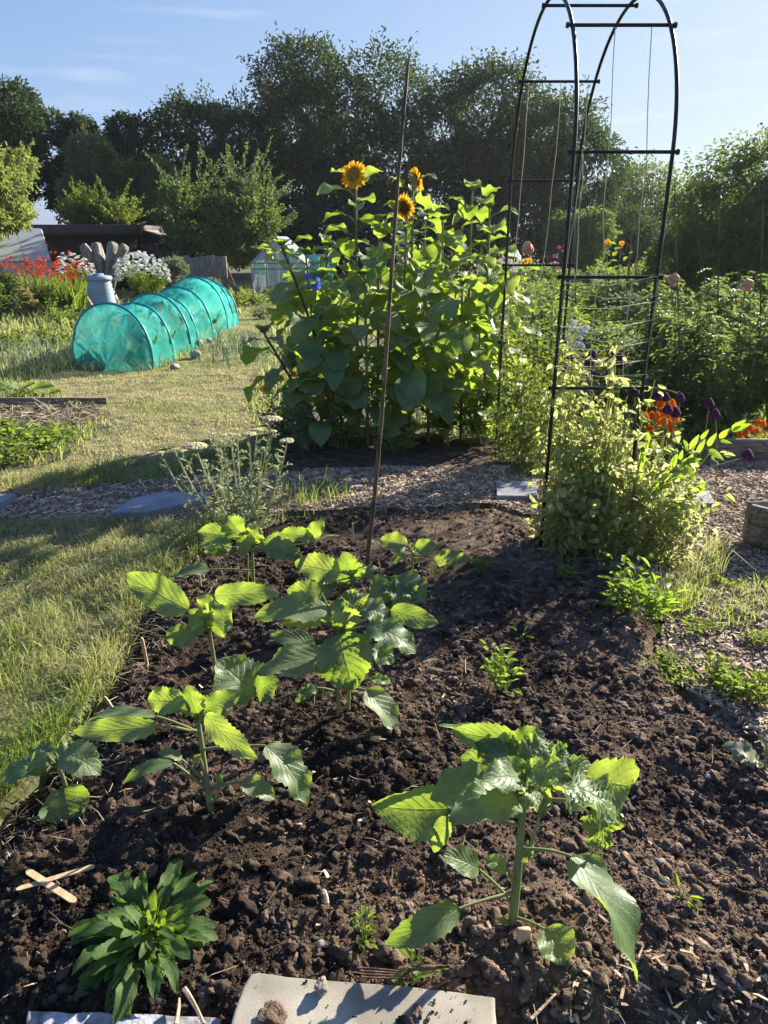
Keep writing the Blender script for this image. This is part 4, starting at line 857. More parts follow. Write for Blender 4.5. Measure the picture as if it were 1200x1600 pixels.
# ---------------------------------------------------------------- right hand side: tomato bed, canes, alliums, marigolds
def stem_pts(a, e, bow=.05, n=9):
    a, e = np.asarray(a, float), np.asarray(e, float); return curve(a, (a+e)/2+np.array((bow, 0, 0)), e, n)
def tomato(lb, x, y, h, r, seed, n=8):
    g = np.random.default_rng(seed); base = np.array((x, y, gz(x, y))); t = thing('tomato_plant', lb, 'tomato plant', base, 'tomato plants in the bed beyond the arch'); bs, bl = MB(), MB()
    for i in range(n):
        th = g.uniform(0, 6.28); q = r*g.uniform(0, 1); e = base+np.array((math.cos(th)*q, math.sin(th)*q, h*g.uniform(.75, 1.08))); pts = stem_pts(base, e, g.normal(0, .08)); bs.tube(pts, np.linspace(.008, .003, 9), 5)
        for u in np.linspace(.15, 1, 13):
            k = min(int(u*8), 7); A = pts[k]+(pts[k+1]-pts[k])*(u*8-k); ph = g.uniform(0, 6.28); d = np.array((math.cos(ph), math.sin(ph), .45)); l = g.uniform(.14, .26)*(1.1-.35*u)
            rc = curve(A, A+d*l*.6, A+d*l*np.array((1, 1, .1))-(0, 0, l*.25), 6); bs.tube(rc, .0018, 4, caps=False)
            s = np.cross(unit(d), (0, 0, 1.)); P, D = [], []
            for j in (1, 2, 3, 4, 5):
                for sg in (-1, 1): P.append(rc[j]); D.append(s*sg+unit(d)*.6-np.array((0, 0, .35))+g.normal(0, .2, 3))
            P.append(rc[5]); D.append(unit(rc[5]-rc[4])); m = len(P); bl.leaves(P, D, np.array((0, 0, 1.))+g.normal(0, .3, (m, 3)), l*.38*g.uniform(.7, 1.2, m), l*.2, .2, np.clip(g.normal(.5, .3, m), 0, 1))
    bs.build('stem', M['sunstem'], t); bl.build('foliage', M['tomato'], t, smooth=False)
TM = [(1060, 6.1, 1.0, 'tomato plant just right of the near arch leg, behind the orange marigolds'), (1110, 6.0, .95, 'tomato plant behind the two lone allium heads'), (1160, 6.1, .95, 'tomato plant behind the right clump of orange marigolds'), (1215, 6.1, 1.0, 'tomato plant cut by the right edge of the view, front row'),
      (1045, 7.1, 1.15, 'second row tomato plant beside the near arch leg, under the tilted pot'), (1100, 7.0, 1.1, 'second row tomato plant between the two clay pots'), (1150, 7.2, 1.15, 'second row tomato plant under the right clay pot'), (1210, 7.1, 1.1, 'second row tomato plant at the right edge of the view'),
      (1030, 8.4, 1.1, 'back row tomato plant seen past the arch leg'), (1090, 8.3, 1.15, 'back row tomato plant in front of the dark bushes'), (1145, 8.5, 1.2, 'back row tomato plant in front of the willow'), (1205, 8.4, 1.2, 'back row tomato plant at the right edge'), (1000, 7.3, .8, 'low tomato plant seen between the near arch legs')]
for i, (px, Yd, h, lb) in enumerate(TM): tomato(lb, Wd(px, 600, Yd)[0], Yd, h, .32, 300+i, 7)
for i, (x0, y0, x1, y1, Yd, r, lb) in enumerate([(1115, 640, 1128, 285, 6.4, .008, 'tall dark cane in the tomato bed, left of the willow'), (1060, 600, 1056, 280, 6.6, .008, 'tall dark cane just right of the near arch leg'), (1180, 640, 1196, 300, 6.3, .009, 'tall cane at the right edge of the tomato bed'),
        (1108, 480, 1093, 375, 7.5, .008, 'pale slanting cane between the two clay pots'), (1075, 640, 1050, 440, 6.6, .008, 'cane under the left tilted clay pot'), (1150, 560, 1167, 448, 6.8, .009, 'cane under the right clay pot'),
        (1148, 470, 1158, 412, 8.0, .012, 'short thick pale stake behind the right clay pot'), (1073, 560, 1074, 437, 7.6, .008, 'short stake beside the left clay pot'), (982, 420, 990, 332, 20, .03, 'pale cross topped stake far behind the arch'), (820, 440, 824, 388, 12, .008, 'thin cane under the clay pot in the arch passage'), (899, 430, 900, 325, 11, .01, 'thin dark stake seen between the far arch legs')]):
    a, e = Wd(x0, y0, Yd), Wd(x1, y1, Yd); a = a+(a-e)*max(0, a[2]+.1)/max(e[2]-a[2], .1); cane(a, e, r, lb, 6, 'canes and stakes beyond the arch')
def pot(px, py, Yd, tilt, lb, s=.05):
    q = Wd(px, py, Yd); Mx = np.array(Euler(tilt).to_matrix()); t = thing('clay_pot', lb, 'flower pot', q, 'clay pots capping canes'); b = MB()
    b.lathe(q, [(0, s*.95), (s*.62, s*.95), (s*.68, s*.9), (s*.95, -.45*s), (s*.85, -.45*s), (s*.55, s*.8), (0, s*.8)], 18, M=Mx); b.build('body', M['terracotta'], t)
    b = MB(); b.lathe(q, [(s*.94, -.4*s), (s*1.1, -.42*s), (s*1.12, -.9*s), (s*.98, -.92*s), (s*.9, -.45*s)], 18, M=Mx); b.build('rim', M['terracotta'], t)
pot(1052, 436, 6.6, (.3, .75, 0), 'terracotta pot tilted to the left on a cane by the near arch leg')
pot(1168, 445, 6.8, (.2, .25, 0), 'terracotta pot capping the cane in front of the willow')
pot(824, 386, 12, (.9, -.5, 0), 'small pinkish pot tilted on a cane seen through the arch passage', .085)
# low walls of the raised tomato bed
a, e = G(1085, 724), G(1330, 718); t = thing('raised_bed', 'weathered plank edge of the raised tomato bed', 'raised bed', ((a[0]+e[0])/2, a[1], 0)); b = MB()
b.box(((a[0]+e[0])/2, a[1]+.1, .06), (e[0]-a[0], .035, .20), rot=(.05, 0, -.01), bev=.004); b.build('plank', M['greyplank'], t)
b = MB(); b.box((a[0]+.08, a[1]+.15, .05), (.05, .05, .24), bev=.004); b.build('peg', M['greywood'], t)
p0 = G(1163, 846); t = thing('planter_box', 'weathered grey timber planter box cut by the right edge', 'planter', p0)
for k, z in enumerate((.055, .165)):
    b = MB(); d = unit(np.array((1, -1.1, 0))); L = 1.0; c = p0+d*L/2+np.array((0, 0, z)); b.box(c, (L, .035, .105), rot=(0, 0, math.atan2(d[1], d[0])), bev=.004); b.build('board', M['greyplank'], t)
    d2 = unit(np.array((1, .22, 0))); c = p0+d2*.42+np.array((-.02, 0.02, z+.002)); b = MB(); b.box(c, (.035, .8, .105), rot=(0, 0, -math.atan2(d2[0], d2[1])), bev=.004); b.build('board', M['greywood'], t)
b = MB(); q = p0+np.array((.62, -.12, .1)); b.box(q, (.5, .45, .14), rot=(0, 0, -.35)); b.build('soil_fill', M['soil'], t)
herb('weed', 'green seedling at the foot of the grey planter box', 'weed', p0[0]+.1, p0[1]-.22, .14, .1, 'herb', 6, 60, .05, .5, seed=340)
# drumstick alliums
AL = [(893, 558, 4.3), (925, 556, 4.4), (921, 568, 4.35), (961, 559, 4.5), (968, 566, 4.3), (881, 575, 4.4), (924, 587, 4.4), (955, 582, 4.45), (991, 613, 4.3), (1027, 620, 4.4), (1040, 622, 4.45), (1043, 641, 4.2), (1055, 646, 4.25), (1063, 623, 4.6), (1108, 632, 4.5), (1117, 649, 4.4), (1168, 713, 4.0)]
AN = ['leftmost purple allium head inside the arch', 'highest purple allium head near the middle of the arch', 'purple allium head just below the highest one', 'small purple allium head beside the biggest one', 'biggest purple allium head by the near right arch leg', 'purple allium head by the left near arch leg', 'low dull purple allium head below the pair in the arch', 'low purple allium head under the biggest one',
      'purple allium head hidden behind the near right arch leg', 'left allium head of the upper pair above the orange marigolds', 'right allium head of the upper pair above the orange marigolds', 'allium head in front of the orange marigolds, larger of the lower pair', 'allium head in front of the orange marigolds, smaller of the lower pair', 'small lone allium head right of the marigold pair',
      'upper allium head of the two standing alone right of the marigolds', 'lower allium head of the two standing alone right of the marigolds', 'fallen allium head leaning low over the wood chips']
g = np.random.default_rng(95)
for i, (px, py, Yd) in enumerate(AL):
    e = Wd(px, py, Yd); a = np.array((e[0]+g.normal(0, .04), Yd+g.normal(0, .05), -.02)); 
    if i == 16: a = np.array((1.25, 3.7, 0.25))
    t = thing('allium', AN[i], 'flower', a, 'purple drumstick alliums'); b = MB(); b.tube(stem_pts(a, e, .03), .0028, 5); b.build('stem', M['sunstem'], t)
    b = MB(); r = (.036 if i == 4 else .027)*g.uniform(.9, 1.1); n = 260; k = np.arange(n)+.5; ph = np.arccos(1-2*k/n); tt = k*2.39996
    d = np.stack([np.cos(tt)*np.sin(ph), np.sin(tt)*np.sin(ph), np.cos(ph)], -1); s = np.where(d[:, 2] > 0, 1-.45*d[:, 2], 1)
    P = e+d*np.stack([s, s, np.where(d[:, 2] > 0, 1.35, .8)], -1)*r; b.lumps(ico(1, .1, 1), P, r*.17, g.uniform(0, 1, n), flat=1); b.lumps(ico(2, .05, 2), e[None], r*.85, .2, flat=1); b.build('flower_head', M['purple'], t)
def marigold(lb, spots, Yd, seed, r=.035):
    g = np.random.default_rng(seed); P = [Wd(px, py, Yd+g.normal(0, .08)) for px, py in spots]; c = np.mean(P, 0); t, _ = herb('marigold', lb, 'flowers', c[0], Yd+.05, c[2]*.95, .2, 'herb', 14, 520, .05, .35, 'orange marigold clumps', seed=seed)
    for q in P:
        b = MB()
        for k in range(5): disc_flower(b, q+np.array((0, 0, -.006+.006*k)), np.array((.1, -.6, .8)), r*(1-.16*k), 13-k, g, .5, cup=.0+.22*k)
        b.build('bloom', M['orange'], t, smooth=False)
g = np.random.default_rng(96)
marigold('dense orange marigold clump behind the near right arch leg', [(1012+g.uniform(0, 46), 628+g.uniform(0, 44)) for _ in range(22)]+[(1022, 682), (1040, 686), (1008, 650)], 4.9, 97, .034)
marigold('orange marigold clump at the right edge, in front of the tomatoes', [(1192, 662), (1183, 673), (1166, 676), (1180, 686), (1160, 688), (1195, 678), (1172, 668), (1200, 690), (1155, 680), (1186, 660)], 5.3, 98)
g = np.random.default_rng(99)
for i, (px, py, Yd, lb) in enumerate([(900, 515, 8.0, 'white flowered plant seen through the near arch side'), ]):
    q = Wd(px, py, Yd); t, bb = herb('white_flowers', lb, 'flowers', q[0], Yd, q[2], .15, 'grey_herb', 9, 150, .06, .4, seed=400, z=0, bloom=lambda m, e, g: [disc_flower(m, e+g.normal(0, .04, 3), (0, -.6, .6), .04, 7, g, .7) for _ in range(2)]); [q_.build('bloom', M['white'], t) for q_ in bb]
for i, (px, py, Yd, h, lb) in enumerate([(968, 378, 13, .1, 'far pair of yellow sunflowers seen through the near arch side'), (815, 414, 12, .1, 'far yellow flowers right of the sunflower clump')]):
    q = Wd(px, py, Yd); t, bb = herb('distant_sunflower', lb, 'sunflower', q[0], Yd, q[2]+.05, .2, 'herb', 2, 30, .16, .7, seed=410+i, z=-.05, sr=.01, bloom=lambda m, e, g: disc_flower(m, e, (-.3, -.8, .3), .055, 12, g, .4)); [q_.build('bloom', M['yellow'], t) for q_ in bb]
q = Wd(867, 396, 9.5); t, bb = herb('pink_flowers', 'magenta flower seen between the two left arch legs', 'flowers', q[0], 9.5, q[2], .12, 'herb', 4, 60, .08, .4, seed=420, bloom=lambda m, e, g: [disc_flower(m, e, (0, -.8, .3), .03, 6, g, .6) for _ in range(1)]); [q_.build('bloom', M['pink'], t) for q_ in bb]

# allotment growth beyond: single plants in the middle distance, left and right
g = np.random.default_rng(120)
far = 'crop plants in the plots beyond the arch'
k = 0
for Yd, n in ((6.6, 3), (7.6, 4), (8.8, 6), (10.2, 8), (12, 9), (14.5, 10), (17.5, 11), (21, 12), (26, 12)):
    for i in range(n):
        px = 800+ (260 if Yd < 12 else 300)*(i+g.uniform(.2, .8))/n; q = Wd(px, 600, Yd)
        tall = g.uniform(.35, .9)*(1 if Yd > 8 else .7); mt = ['herb', 'grey_herb', 'tomato', 'herb', 'hedge'][k % 5]
        herb('crop_plant', 'leafy green crop plant in the plots seen through the arch', 'plant', q[0], Yd, tall, .35+.015*Yd, mt, 10, 420, .07+.004*Yd, .42, far, seed=500+k, z=-.06, vis_stem=Yd < 11); k += 1
lf = 'plants in the left hand plots'
for i, (px, py, h, r, mt, L, lb) in enumerate([(20, 545, .35, .4, 'herb', .08, 'low bright plant at the left edge below the red flowers'), (75, 540, .3, .45, 'herb', .08, 'low bright plant left of the net tunnel front'), (60, 500, .5, .5, 'herb', .1, 'yellow green plant under the crocosmia leaves'), (105, 510, .4, .4, 'herb', .1, 'light green plant between crocosmia and net tunnel'),
        (15, 505, .6, .5, 'hedge', .09, 'dark green plant at the left edge beneath the red flowers'), (395, 480, .35, .5, 'herb', .1, 'bright low plant in front of the glass greenhouse'), (430, 470, .4, .5, 'herb', .1, 'yellow green plant beside the glass greenhouse door'), (370, 475, .35, .5, 'herb', .1, 'leafy plant behind the far end of the net tunnel'), (340, 478, .3, .3, 'grey_herb', .08, 'grey plant behind the far end of the net tunnel'),
        (410, 500, .4, .4, 'grey_herb', .07, 'greyish plant between the net tunnel and the tall sunflowers'), (390, 545, .3, .3, 'grey_herb', .06, 'thin grey plant on the lawn edge left of the sunflowers'), (150, 500, .3, .3, 'herb', .08, 'small plant beside the compost bin foot'), (300, 470, .35, .35, 'herb', .08, 'green plant between daisies and weathered board'), (460, 490, .5, .4, 'herb', .1, 'bright plant seen behind the left sunflower leaves')]):
    q = G(px, py); herb('low_plant', lb, 'plant', q[0], q[1], h, r, mt, 12, 420, L, .5, lf, seed=600+i, z=-.06)
for i, (px, py, lb) in enumerate([(25, 560, 'row of bluish leeks at the left edge in front of the crocosmia'), (60, 575, 'bluish leeks left of the net tunnel front'), (365, 540, 'bluish leeks at the far right side of the net tunnel'), (390, 560, 'bluish leeks on the left side of the tall sunflowers')]):
    q = G(px, py); t = thing('leek_row', lb, 'leeks', q, 'leeks in the left hand plots'); b = MB(); n = 120; P = np.c_[q[0]+g.normal(0, .35, n), q[1]+g.normal(0, .45, n), np.zeros(n)]; b.blades(P, g.uniform(.2, .42, n), g.normal(0, .35, (n, 3))*np.array((1, 1, 0)), g.uniform(.012, .02, n), g.uniform(0, 1, n)); b.build('leaves', M['onion'], t, smooth=False)
b = MB()                                                        # rough growth filling the plots
def wildgrass(x0, x1, y0, y1, n, h0, h1, w, dry):
    p = np.c_[R.uniform(x0, x1, n), R.uniform(y0, y1, n)]; k_ = ~pip(p[:, 0], p[:, 1], LAWN[1]) & ~pip(p[:, 0], p[:, 1], CHIP[0]) & ~pip(p[:, 0], p[:, 1], STRAWBED) & ~pip(p[:, 0], p[:, 1], BACKSOIL) & visible(p, 200); p = p[k_]
    b.blades(np.c_[p, np.where(p[:, 1] < 16.9, base_h(p[:, 0], p[:, 1]), -.16)-.01], R.uniform(h0, h1, len(p)), R.normal(0, .5, (len(p), 3))*np.array((1, 1, 0)), w*R.uniform(.6, 1.4, len(p)), np.clip(dry+.8*fbm(p[:, 0], p[:, 1], 91, 3)+R.normal(0, .15, len(p)), 0, 1))
wildgrass(-7, -1, 5, 12, 20000, .05, .16, .012, .4); wildgrass(-12, 4, 12, 30, 34000, .1, .35, .03, .45); wildgrass(.2, 9, 5.4, 12, 16000, .08, .3, .012, .45); wildgrass(1, 22, 12, 34, 30000, .15, .45, .035, .45)
tag(b.build('rough_grass', M['grass'], smooth=False), 'rough grass and weeds filling the plots between the crops', 'grass', kind='stuff')
b = MB(); p = scatter(PX([(-80, 745), (-80, 668), (0, 672), (110, 676), (118, 690), (85, 715), (0, 735)]), 1500); n = len(p); P = np.c_[p, base_h(p[:, 0], p[:, 1])+R.uniform(0, .10, n)]
ph = R.uniform(0, 6.28, n); b.leaves(P, np.stack([np.cos(ph), np.sin(ph), np.full(n, .3)], -1), np.array((0, 0, 1.))+R.normal(0, .4, (n, 3)), R.uniform(.03, .07, n), R.uniform(.025, .05, n), .2, R.uniform(0, 1, n))
tag(b.build('strawberry_patch', M['herb'], smooth=False), 'bright green low leaves covering the small plot at the left edge', 'ground cover', kind='stuff')
# squash plant and its bed board at the left edge
q = G(60, 632); t = thing('squash_plant', 'squash plant with big bright leaves at the left edge of the lawn', 'squash', (q[0], q[1]+.25, 0))
g = np.random.default_rng(130); base = np.array((q[0]-.1, q[1]+.3, .0))
for i, (px, py, px2, py2, w) in enumerate([(30, 612, 5, 597, .16), (35, 608, 55, 600, .17), (45, 612, 85, 604, .17), (10, 606, -20, 612, .17), (70, 618, 95, 612, .13), (20, 615, 40, 628, .13)]):
    leaf_obj(t, base, Wd(px, py, base[1]), Wd(px2, py2, base[1]-.1), (-.1, -.4, .8), w, .1, -.05, seed=i, mat='sunyoung', pr=.005, base=.35)
b = MB(); a, e = G(-80, 640), G(165, 636); c = (a+e)/2; b.box(c+np.array((0, .1, .05)), (e[0]-a[0], .03, .07), bev=.004, rot=(0, 0, .02)); tag(b.build('bed_board', M['greyplank'], None), 'thin weathered board edging the squash bed', 'board')

# ---------------------------------------------------------------- paving stones on the path, slab and edging in front
def slab(name, label, cat, corners, thick, mat, lift=.01, cham=.006, grp=None, jit=.0, seed=0):
    g = np.random.default_rng(seed); pts = [np.array(G(*c, thick+lift))*np.array((1, 1, 0)) for c in corners]; out_ = []
    for i in range(len(pts)):
        a, e = pts[i], pts[(i+1) % len(pts)]; m = max(int(np.linalg.norm(e-a)/.03), 2)
        for k in range(m): out_.append(a+(e-a)*k/m+np.array((g.normal(0, jit), g.normal(0, jit), 0)))
    P = np.array(out_); c = P.mean(0); z = max(0, 0)
    rings = [(1, -.02), (1, thick-cham), (1-.012, thick-.001), (1-.03, thick), (.6, thick), (.3, thick), (.02, thick)]
    Rg = np.array([c+(P-c)*s+np.array((0, 0, h+lift)) for s, h in rings])
    b = MB(); b.grid(Rg, close=True); return tag(b.build(name, M[mat], smooth=False), label, cat, grp)
pg = 'flat stones laid along the wood chip path'
slab('paving_stone', 'long bluish grey flat stone at the left of the wood chip path', 'paving stone', [(172, 801), (228, 800), (318, 780), (330, 768), (250, 768), (205, 778)], .035, 'slate', .01, .006, pg, .002)
slab('paving_stone', 'pale square stone on the path at the left foot of the arch', 'paving stone', [(776, 774), (840, 775), (838, 752), (775, 752)], .03, 'slate', .012, .006, pg, .001)
slab('paving_stone', 'corner of a flat stone at the left edge of the path', 'paving stone', [(-60, 795), (0, 786), (24, 771), (-30, 772)], .03, 'slate', .01, .006, pg, .002)
slab('paving_stone', 'pale stone on the path right of the pea plants', 'paving stone', [(1050, 788), (1118, 786), (1108, 766), (1048, 768)], .03, 'slate', .01, .006, pg, .002)
slab('stone_slab', 'sandy concrete slab set into the soil at the bottom edge', 'slab', [(345, 1650), (780, 1655), (773, 1558), (640, 1541), (470, 1528), (402, 1519), (392, 1521), (379, 1542), (366, 1580)], .05, 'slab', .02, .004, None, .0005)
slab('edging_strip', 'pale painted edging strip under the rosette at the bottom left', 'edging', [(42, 1604), (345, 1612), (345, 1590), (200, 1585), (42, 1580)], .018, 'edging', .004, .006, None, .0016)
g = np.random.default_rng(140)
def stone(px, py, r, lb, z=.02, mat='stone', seed=1, cat='stone', nm='stone', grp=None, rough=.35, flat=.75):
    q = G(px, py, z); b = MB(); b.lumps(ico(4, rough, seed), q[None], r, .5, flat=flat); tag(b.build(nm, M[mat]), lb, cat, grp)
stone(503, 1541, .016, 'small angular brown stone sitting on the back edge of the slab', .085, seed=3)
stone(425, 1586, .022, 'flat lump of soil on the left part of the slab', .076, 'clod', 4, 'soil lump', 'soil_lump', None, .5, .35)
stone(652, 1580, .012, 'crumb of soil on the slab below the sprig', .078, 'clod', 5, 'soil lump', 'soil_lump', None, .5, .5)
stone(632, 1596, .013, 'soil crumb at the front of the slab', .078, 'clod', 6, 'soil lump', 'soil_lump', None, .5, .5)
for i, (px, py, lb) in enumerate([(1029, 1346, 'white pebble on the soil right of the big sunflower'), (501, 1475, 'white pebble on the soil above the slab'), (1040, 1375, 'pale pebble just below the white one at the right'), (975, 1200, 'small pale pebble on the lit soil'), (1106, 1213, 'small pale pebble on the soil near the right edge')]): stone(px, py, .009-.001*(i > 2), lb, .035, 'edging', 10+i, 'pebble', 'pebble', 'pale pebbles on the soil', .15)
# lolly stick plant markers
def stick(a, e, w, lb, grp='wooden plant markers', th=.0022):
    a, e = np.asarray(a, float), np.asarray(e, float); d = unit(e-a); s = unit(np.cross(d, (0, .9, .45))); nn = np.cross(s, d); L = np.linalg.norm(e-a); V = []
    prof = [(0, .9), (.9, 1), (.955, .85), (.985, .55), (1, .15)]; P = []
    for u, k in prof: P.append([a+d*L*u+s*w*k/2+nn*th, a+d*L*u-s*w*k/2+nn*th, a+d*L*u-s*w*k/2-nn*th, a+d*L*u+s*w*k/2-nn*th])
    b = MB(); b.grid(np.array(P), close=True); q = P[-1]; b.add(np.array(q), np.array([[0, 1, 2, 3]])); q = P[0]; b.add(np.array(q), np.array([[3, 2, 1, 0]])); tag(b.build('plant_marker', M['stick'], smooth=False), lb, 'plant marker', grp)
for bx, by, tx, ty, w, lb in [(231, 1040, 221, 996, .013, 'wooden plant marker standing upright at the left bed edge'), (190, 1119, 163, 1088, .012, 'wooden plant marker leaning low in the straw, nearest of the left edge'), (314, 922, 308, 868, .012, 'wooden plant marker behind the bright long leaf, back left of the bed'), (273, 962, 280, 946, .013, 'wooden plant marker mostly hidden under the back left leaf'),
        (551, 856, 551, 817, .009, 'slim plant marker left of the cane foot'), (678, 850, 681, 822, .007, 'thin plant marker behind the back right young sunflower'), (769, 852, 769, 824, .008, 'thin plant marker beside the soil bank by the arch')]:
    a = G(bx, by, .01); stick(a-np.array((0, 0, .03)), Wd(tx, ty, a[1]-.005), w, lb)
def flat_stick(x0, y0, x1, y1, w, lb, z):
    a, e = G(x0, y0, z), G(x1, y1, z+.004); d = unit(e-a); s = np.cross((0, 0, 1.), d); L = np.linalg.norm(e-a); P = []
    for u, k in [(0, .3), (.02, .7), (.06, 1), (.94, 1), (.98, .7), (1, .3)]: P.append([a+d*L*u+s*w*k/2+(0, 0, .0015), a+d*L*u-s*w*k/2+(0, 0, .0015), a+d*L*u-s*w*k/2-(0, 0, .0015), a+d*L*u+s*w*k/2-(0, 0, .0015)])
    b = MB(); b.grid(np.array(P), close=True); b.add(np.array(P[0]), np.array([[3, 2, 1, 0]])); b.add(np.array(P[-1]), np.array([[0, 1, 2, 3]])); tag(b.build('plant_marker', M['stick'], smooth=False), lb, 'plant marker', 'wooden plant markers')
flat_stick(25, 1390, 148, 1353, .014, 'lower stick of the two crossed plant markers lying at the left', .048)
flat_stick(42, 1360, 118, 1409, .017, 'upper stick of the two crossed plant markers lying at the left', .053)
q = G(820, 1494, .02); b = MB(); b.box(q+np.array((0, .02, .02)), (.033, .014, .065), rot=(-.35, .05, .1), bev=.003); tag(b.build('wood_stub', M['stick']), 'split wooden stub stuck in the soil at the big sunflower foot', 'wood stub')
for i, (x0, y0, x1, y1, r, lb) in enumerate([(288, 1545, 318, 1600, .006, 'splintered grey stick sloping to the edging strip'), (275, 1600, 280, 1560, .005, 'short pale splinter standing at the edging strip'), (830, 1592, 868, 1553, .004, 'thin grey twig on the soil right of the slab'), (505, 1392, 512, 1412, .006, 'pale wood flake lying on the soil above the slab')]):
    a, e = G(x0, y0, .05), G(x1, y1, .055); b = MB(); b.tube(curve(a, (a+e)/2+np.array((.004, 0, .004)), e, 6), np.linspace(r, r*.6, 6), 5); tag(b.build('twig', M['chip'], smooth=False), lb, 'twig', 'twigs and splinters on the soil')
# rusty hand fork by the slab
t = thing('hand_fork', 'rusty hand fork with a looped wire handle half buried above the slab', 'hand fork', G(640, 1530))
z = .062
for k in range(4):
    b = MB(); b.tube([G(560+2*k, 1512+5*k, z), G(600, 1515+4.5*k, z+.003), G(640, 1520+3*k, z+.004)], .0022, 6); b.build('tine', M['rust'], t)
b = MB(); b.tube([G(635, 1514, z), G(655, 1512, z+.003), G(680, 1512, z+.004)], [.007, .008, .004], 8); b.build('socket', M['rust'], t)
b = MB(); b.tube([G(*q, z) for q in ((655, 1511), (685, 1510), (700, 1510), (708, 1515), (708, 1522), (700, 1530), (685, 1540), (670, 1545))], .0028, 7); b.build('handle_loop', M['rust'], t)

# ---------------------------------------------------------------- young sunflowers in the dug bed
HN = dict(u=(.1, 0, 1.), f=(-.35, -.7, .65), g=(.1, -.75, .65), s=(.45, .1, .85), b=(0, -.35, .9), r=(.6, -.5, .6), l=(-.55, -.3, .75))
def young(lb, zm, base, topp, leaves, seed, top_dy=0., mat='sunleaf', pr=.004, sr=.011, crown=5, extra_stem=None, grp='young sunflowers in the dug bed', cots=(), serr=.10):
    zx, zy, zs = zm; mp_ = lambda p: (zx+p[0]/zs, zy+p[1]/zs)
    g = np.random.default_rng(seed); b0 = G(*mp_(base), .02); b0[2] = gz(b0[0], b0[1])+.0; b0 = G(*mp_(base), b0[2]); Y0 = b0[1]; tp = Wd(*mp_(topp), Y0+top_dy); t = thing('young_sunflower', lb, 'sunflower', b0, grp)
    pts = stem_pts(b0-(0, 0, .04), tp, g.normal(0, .006), 12); b = MB(); b.tube(pts, np.linspace(sr, sr*.62, 12), 10); b.build('stem', M['sunstem'], t)
    if extra_stem:
        a = G(*mp_(extra_stem[0]), .03); b = MB(); b.tube(stem_pts(a-(0, 0, .05), Wd(*mp_(extra_stem[1]), Y0+.02), 0), np.linspace(sr*.8, sr*.5, 9), 8); b.build('stem', M['sunstem'], t)
    for i, lf_ in enumerate(leaves):
        A, B, dB, T, dT, w, h = lf_[:7]; o = dict(lf_[7]) if len(lf_) > 7 else {}
        B = Wd(*mp_(B), Y0+dB); T = Wd(*mp_(T), Y0+dT); W_m = 1.2*w/zs*ppm(B)
        if isinstance(A, tuple): A = Wd(*mp_(A), Y0)
        else: k = A*11; j = min(int(k), 10); A = pts[j]+(pts[j+1]-pts[j])*(k-j)
        kw = dict(arch=.08, sag=-.01, nv=40, nu=15, pr=pr, seed=seed*31+i, mat=mat, serr=serr, cup=g.uniform(.08, .34), quilt=.017, tip=g.uniform(-.03, .08), teeth=g.integers(9, 13), tint=g.uniform(.1, .9), point=.8, ripple=g.uniform(.05, .12), roll=g.uniform(-.45, .45)); kw.update(o)
        leaf_obj(t, A, B, T, np.array(HN[h]) if isinstance(h, str) else np.array(h), W_m, **kw)
    for i in range(crown):                                       # the tuft of smallest leaves round the growing tip
        ph = i*2.4+seed; s = .035+.02*g.uniform(); d = np.array((math.cos(ph)*.7, math.sin(ph)*.7, .8)); A = tp-(0, 0, .01)
        leaf_obj(t, A, A+d*.012, A+d*s*1.5, (-d[0], -d[1], .5), s*.75, .12, 0, 12, 7, .002, seed*17+i, 'sunyoung', .08, .2, .02, .15)
    for i, (A, B, T, w) in enumerate(cots):
        Aw = Wd(*mp_(A), Y0); leaf_obj(t, Aw, Wd(*mp_(B), Y0-.01), Wd(*mp_(T), Y0-.03), (0, -.3, 1), w/zs*ppm(Aw), .05, 0, 10, 7, .002, i, 'sunyoung', 0, .1, 0, 0, point=.5)
    return t
Z8, Z7, Z6 = (560, 1080, 2.4), (0, 1040, 2.4), (160, 780, 2.2222)
crk = dict(quilt=.06, ripple=.17, serr=.16, teeth=9, cup=.08)
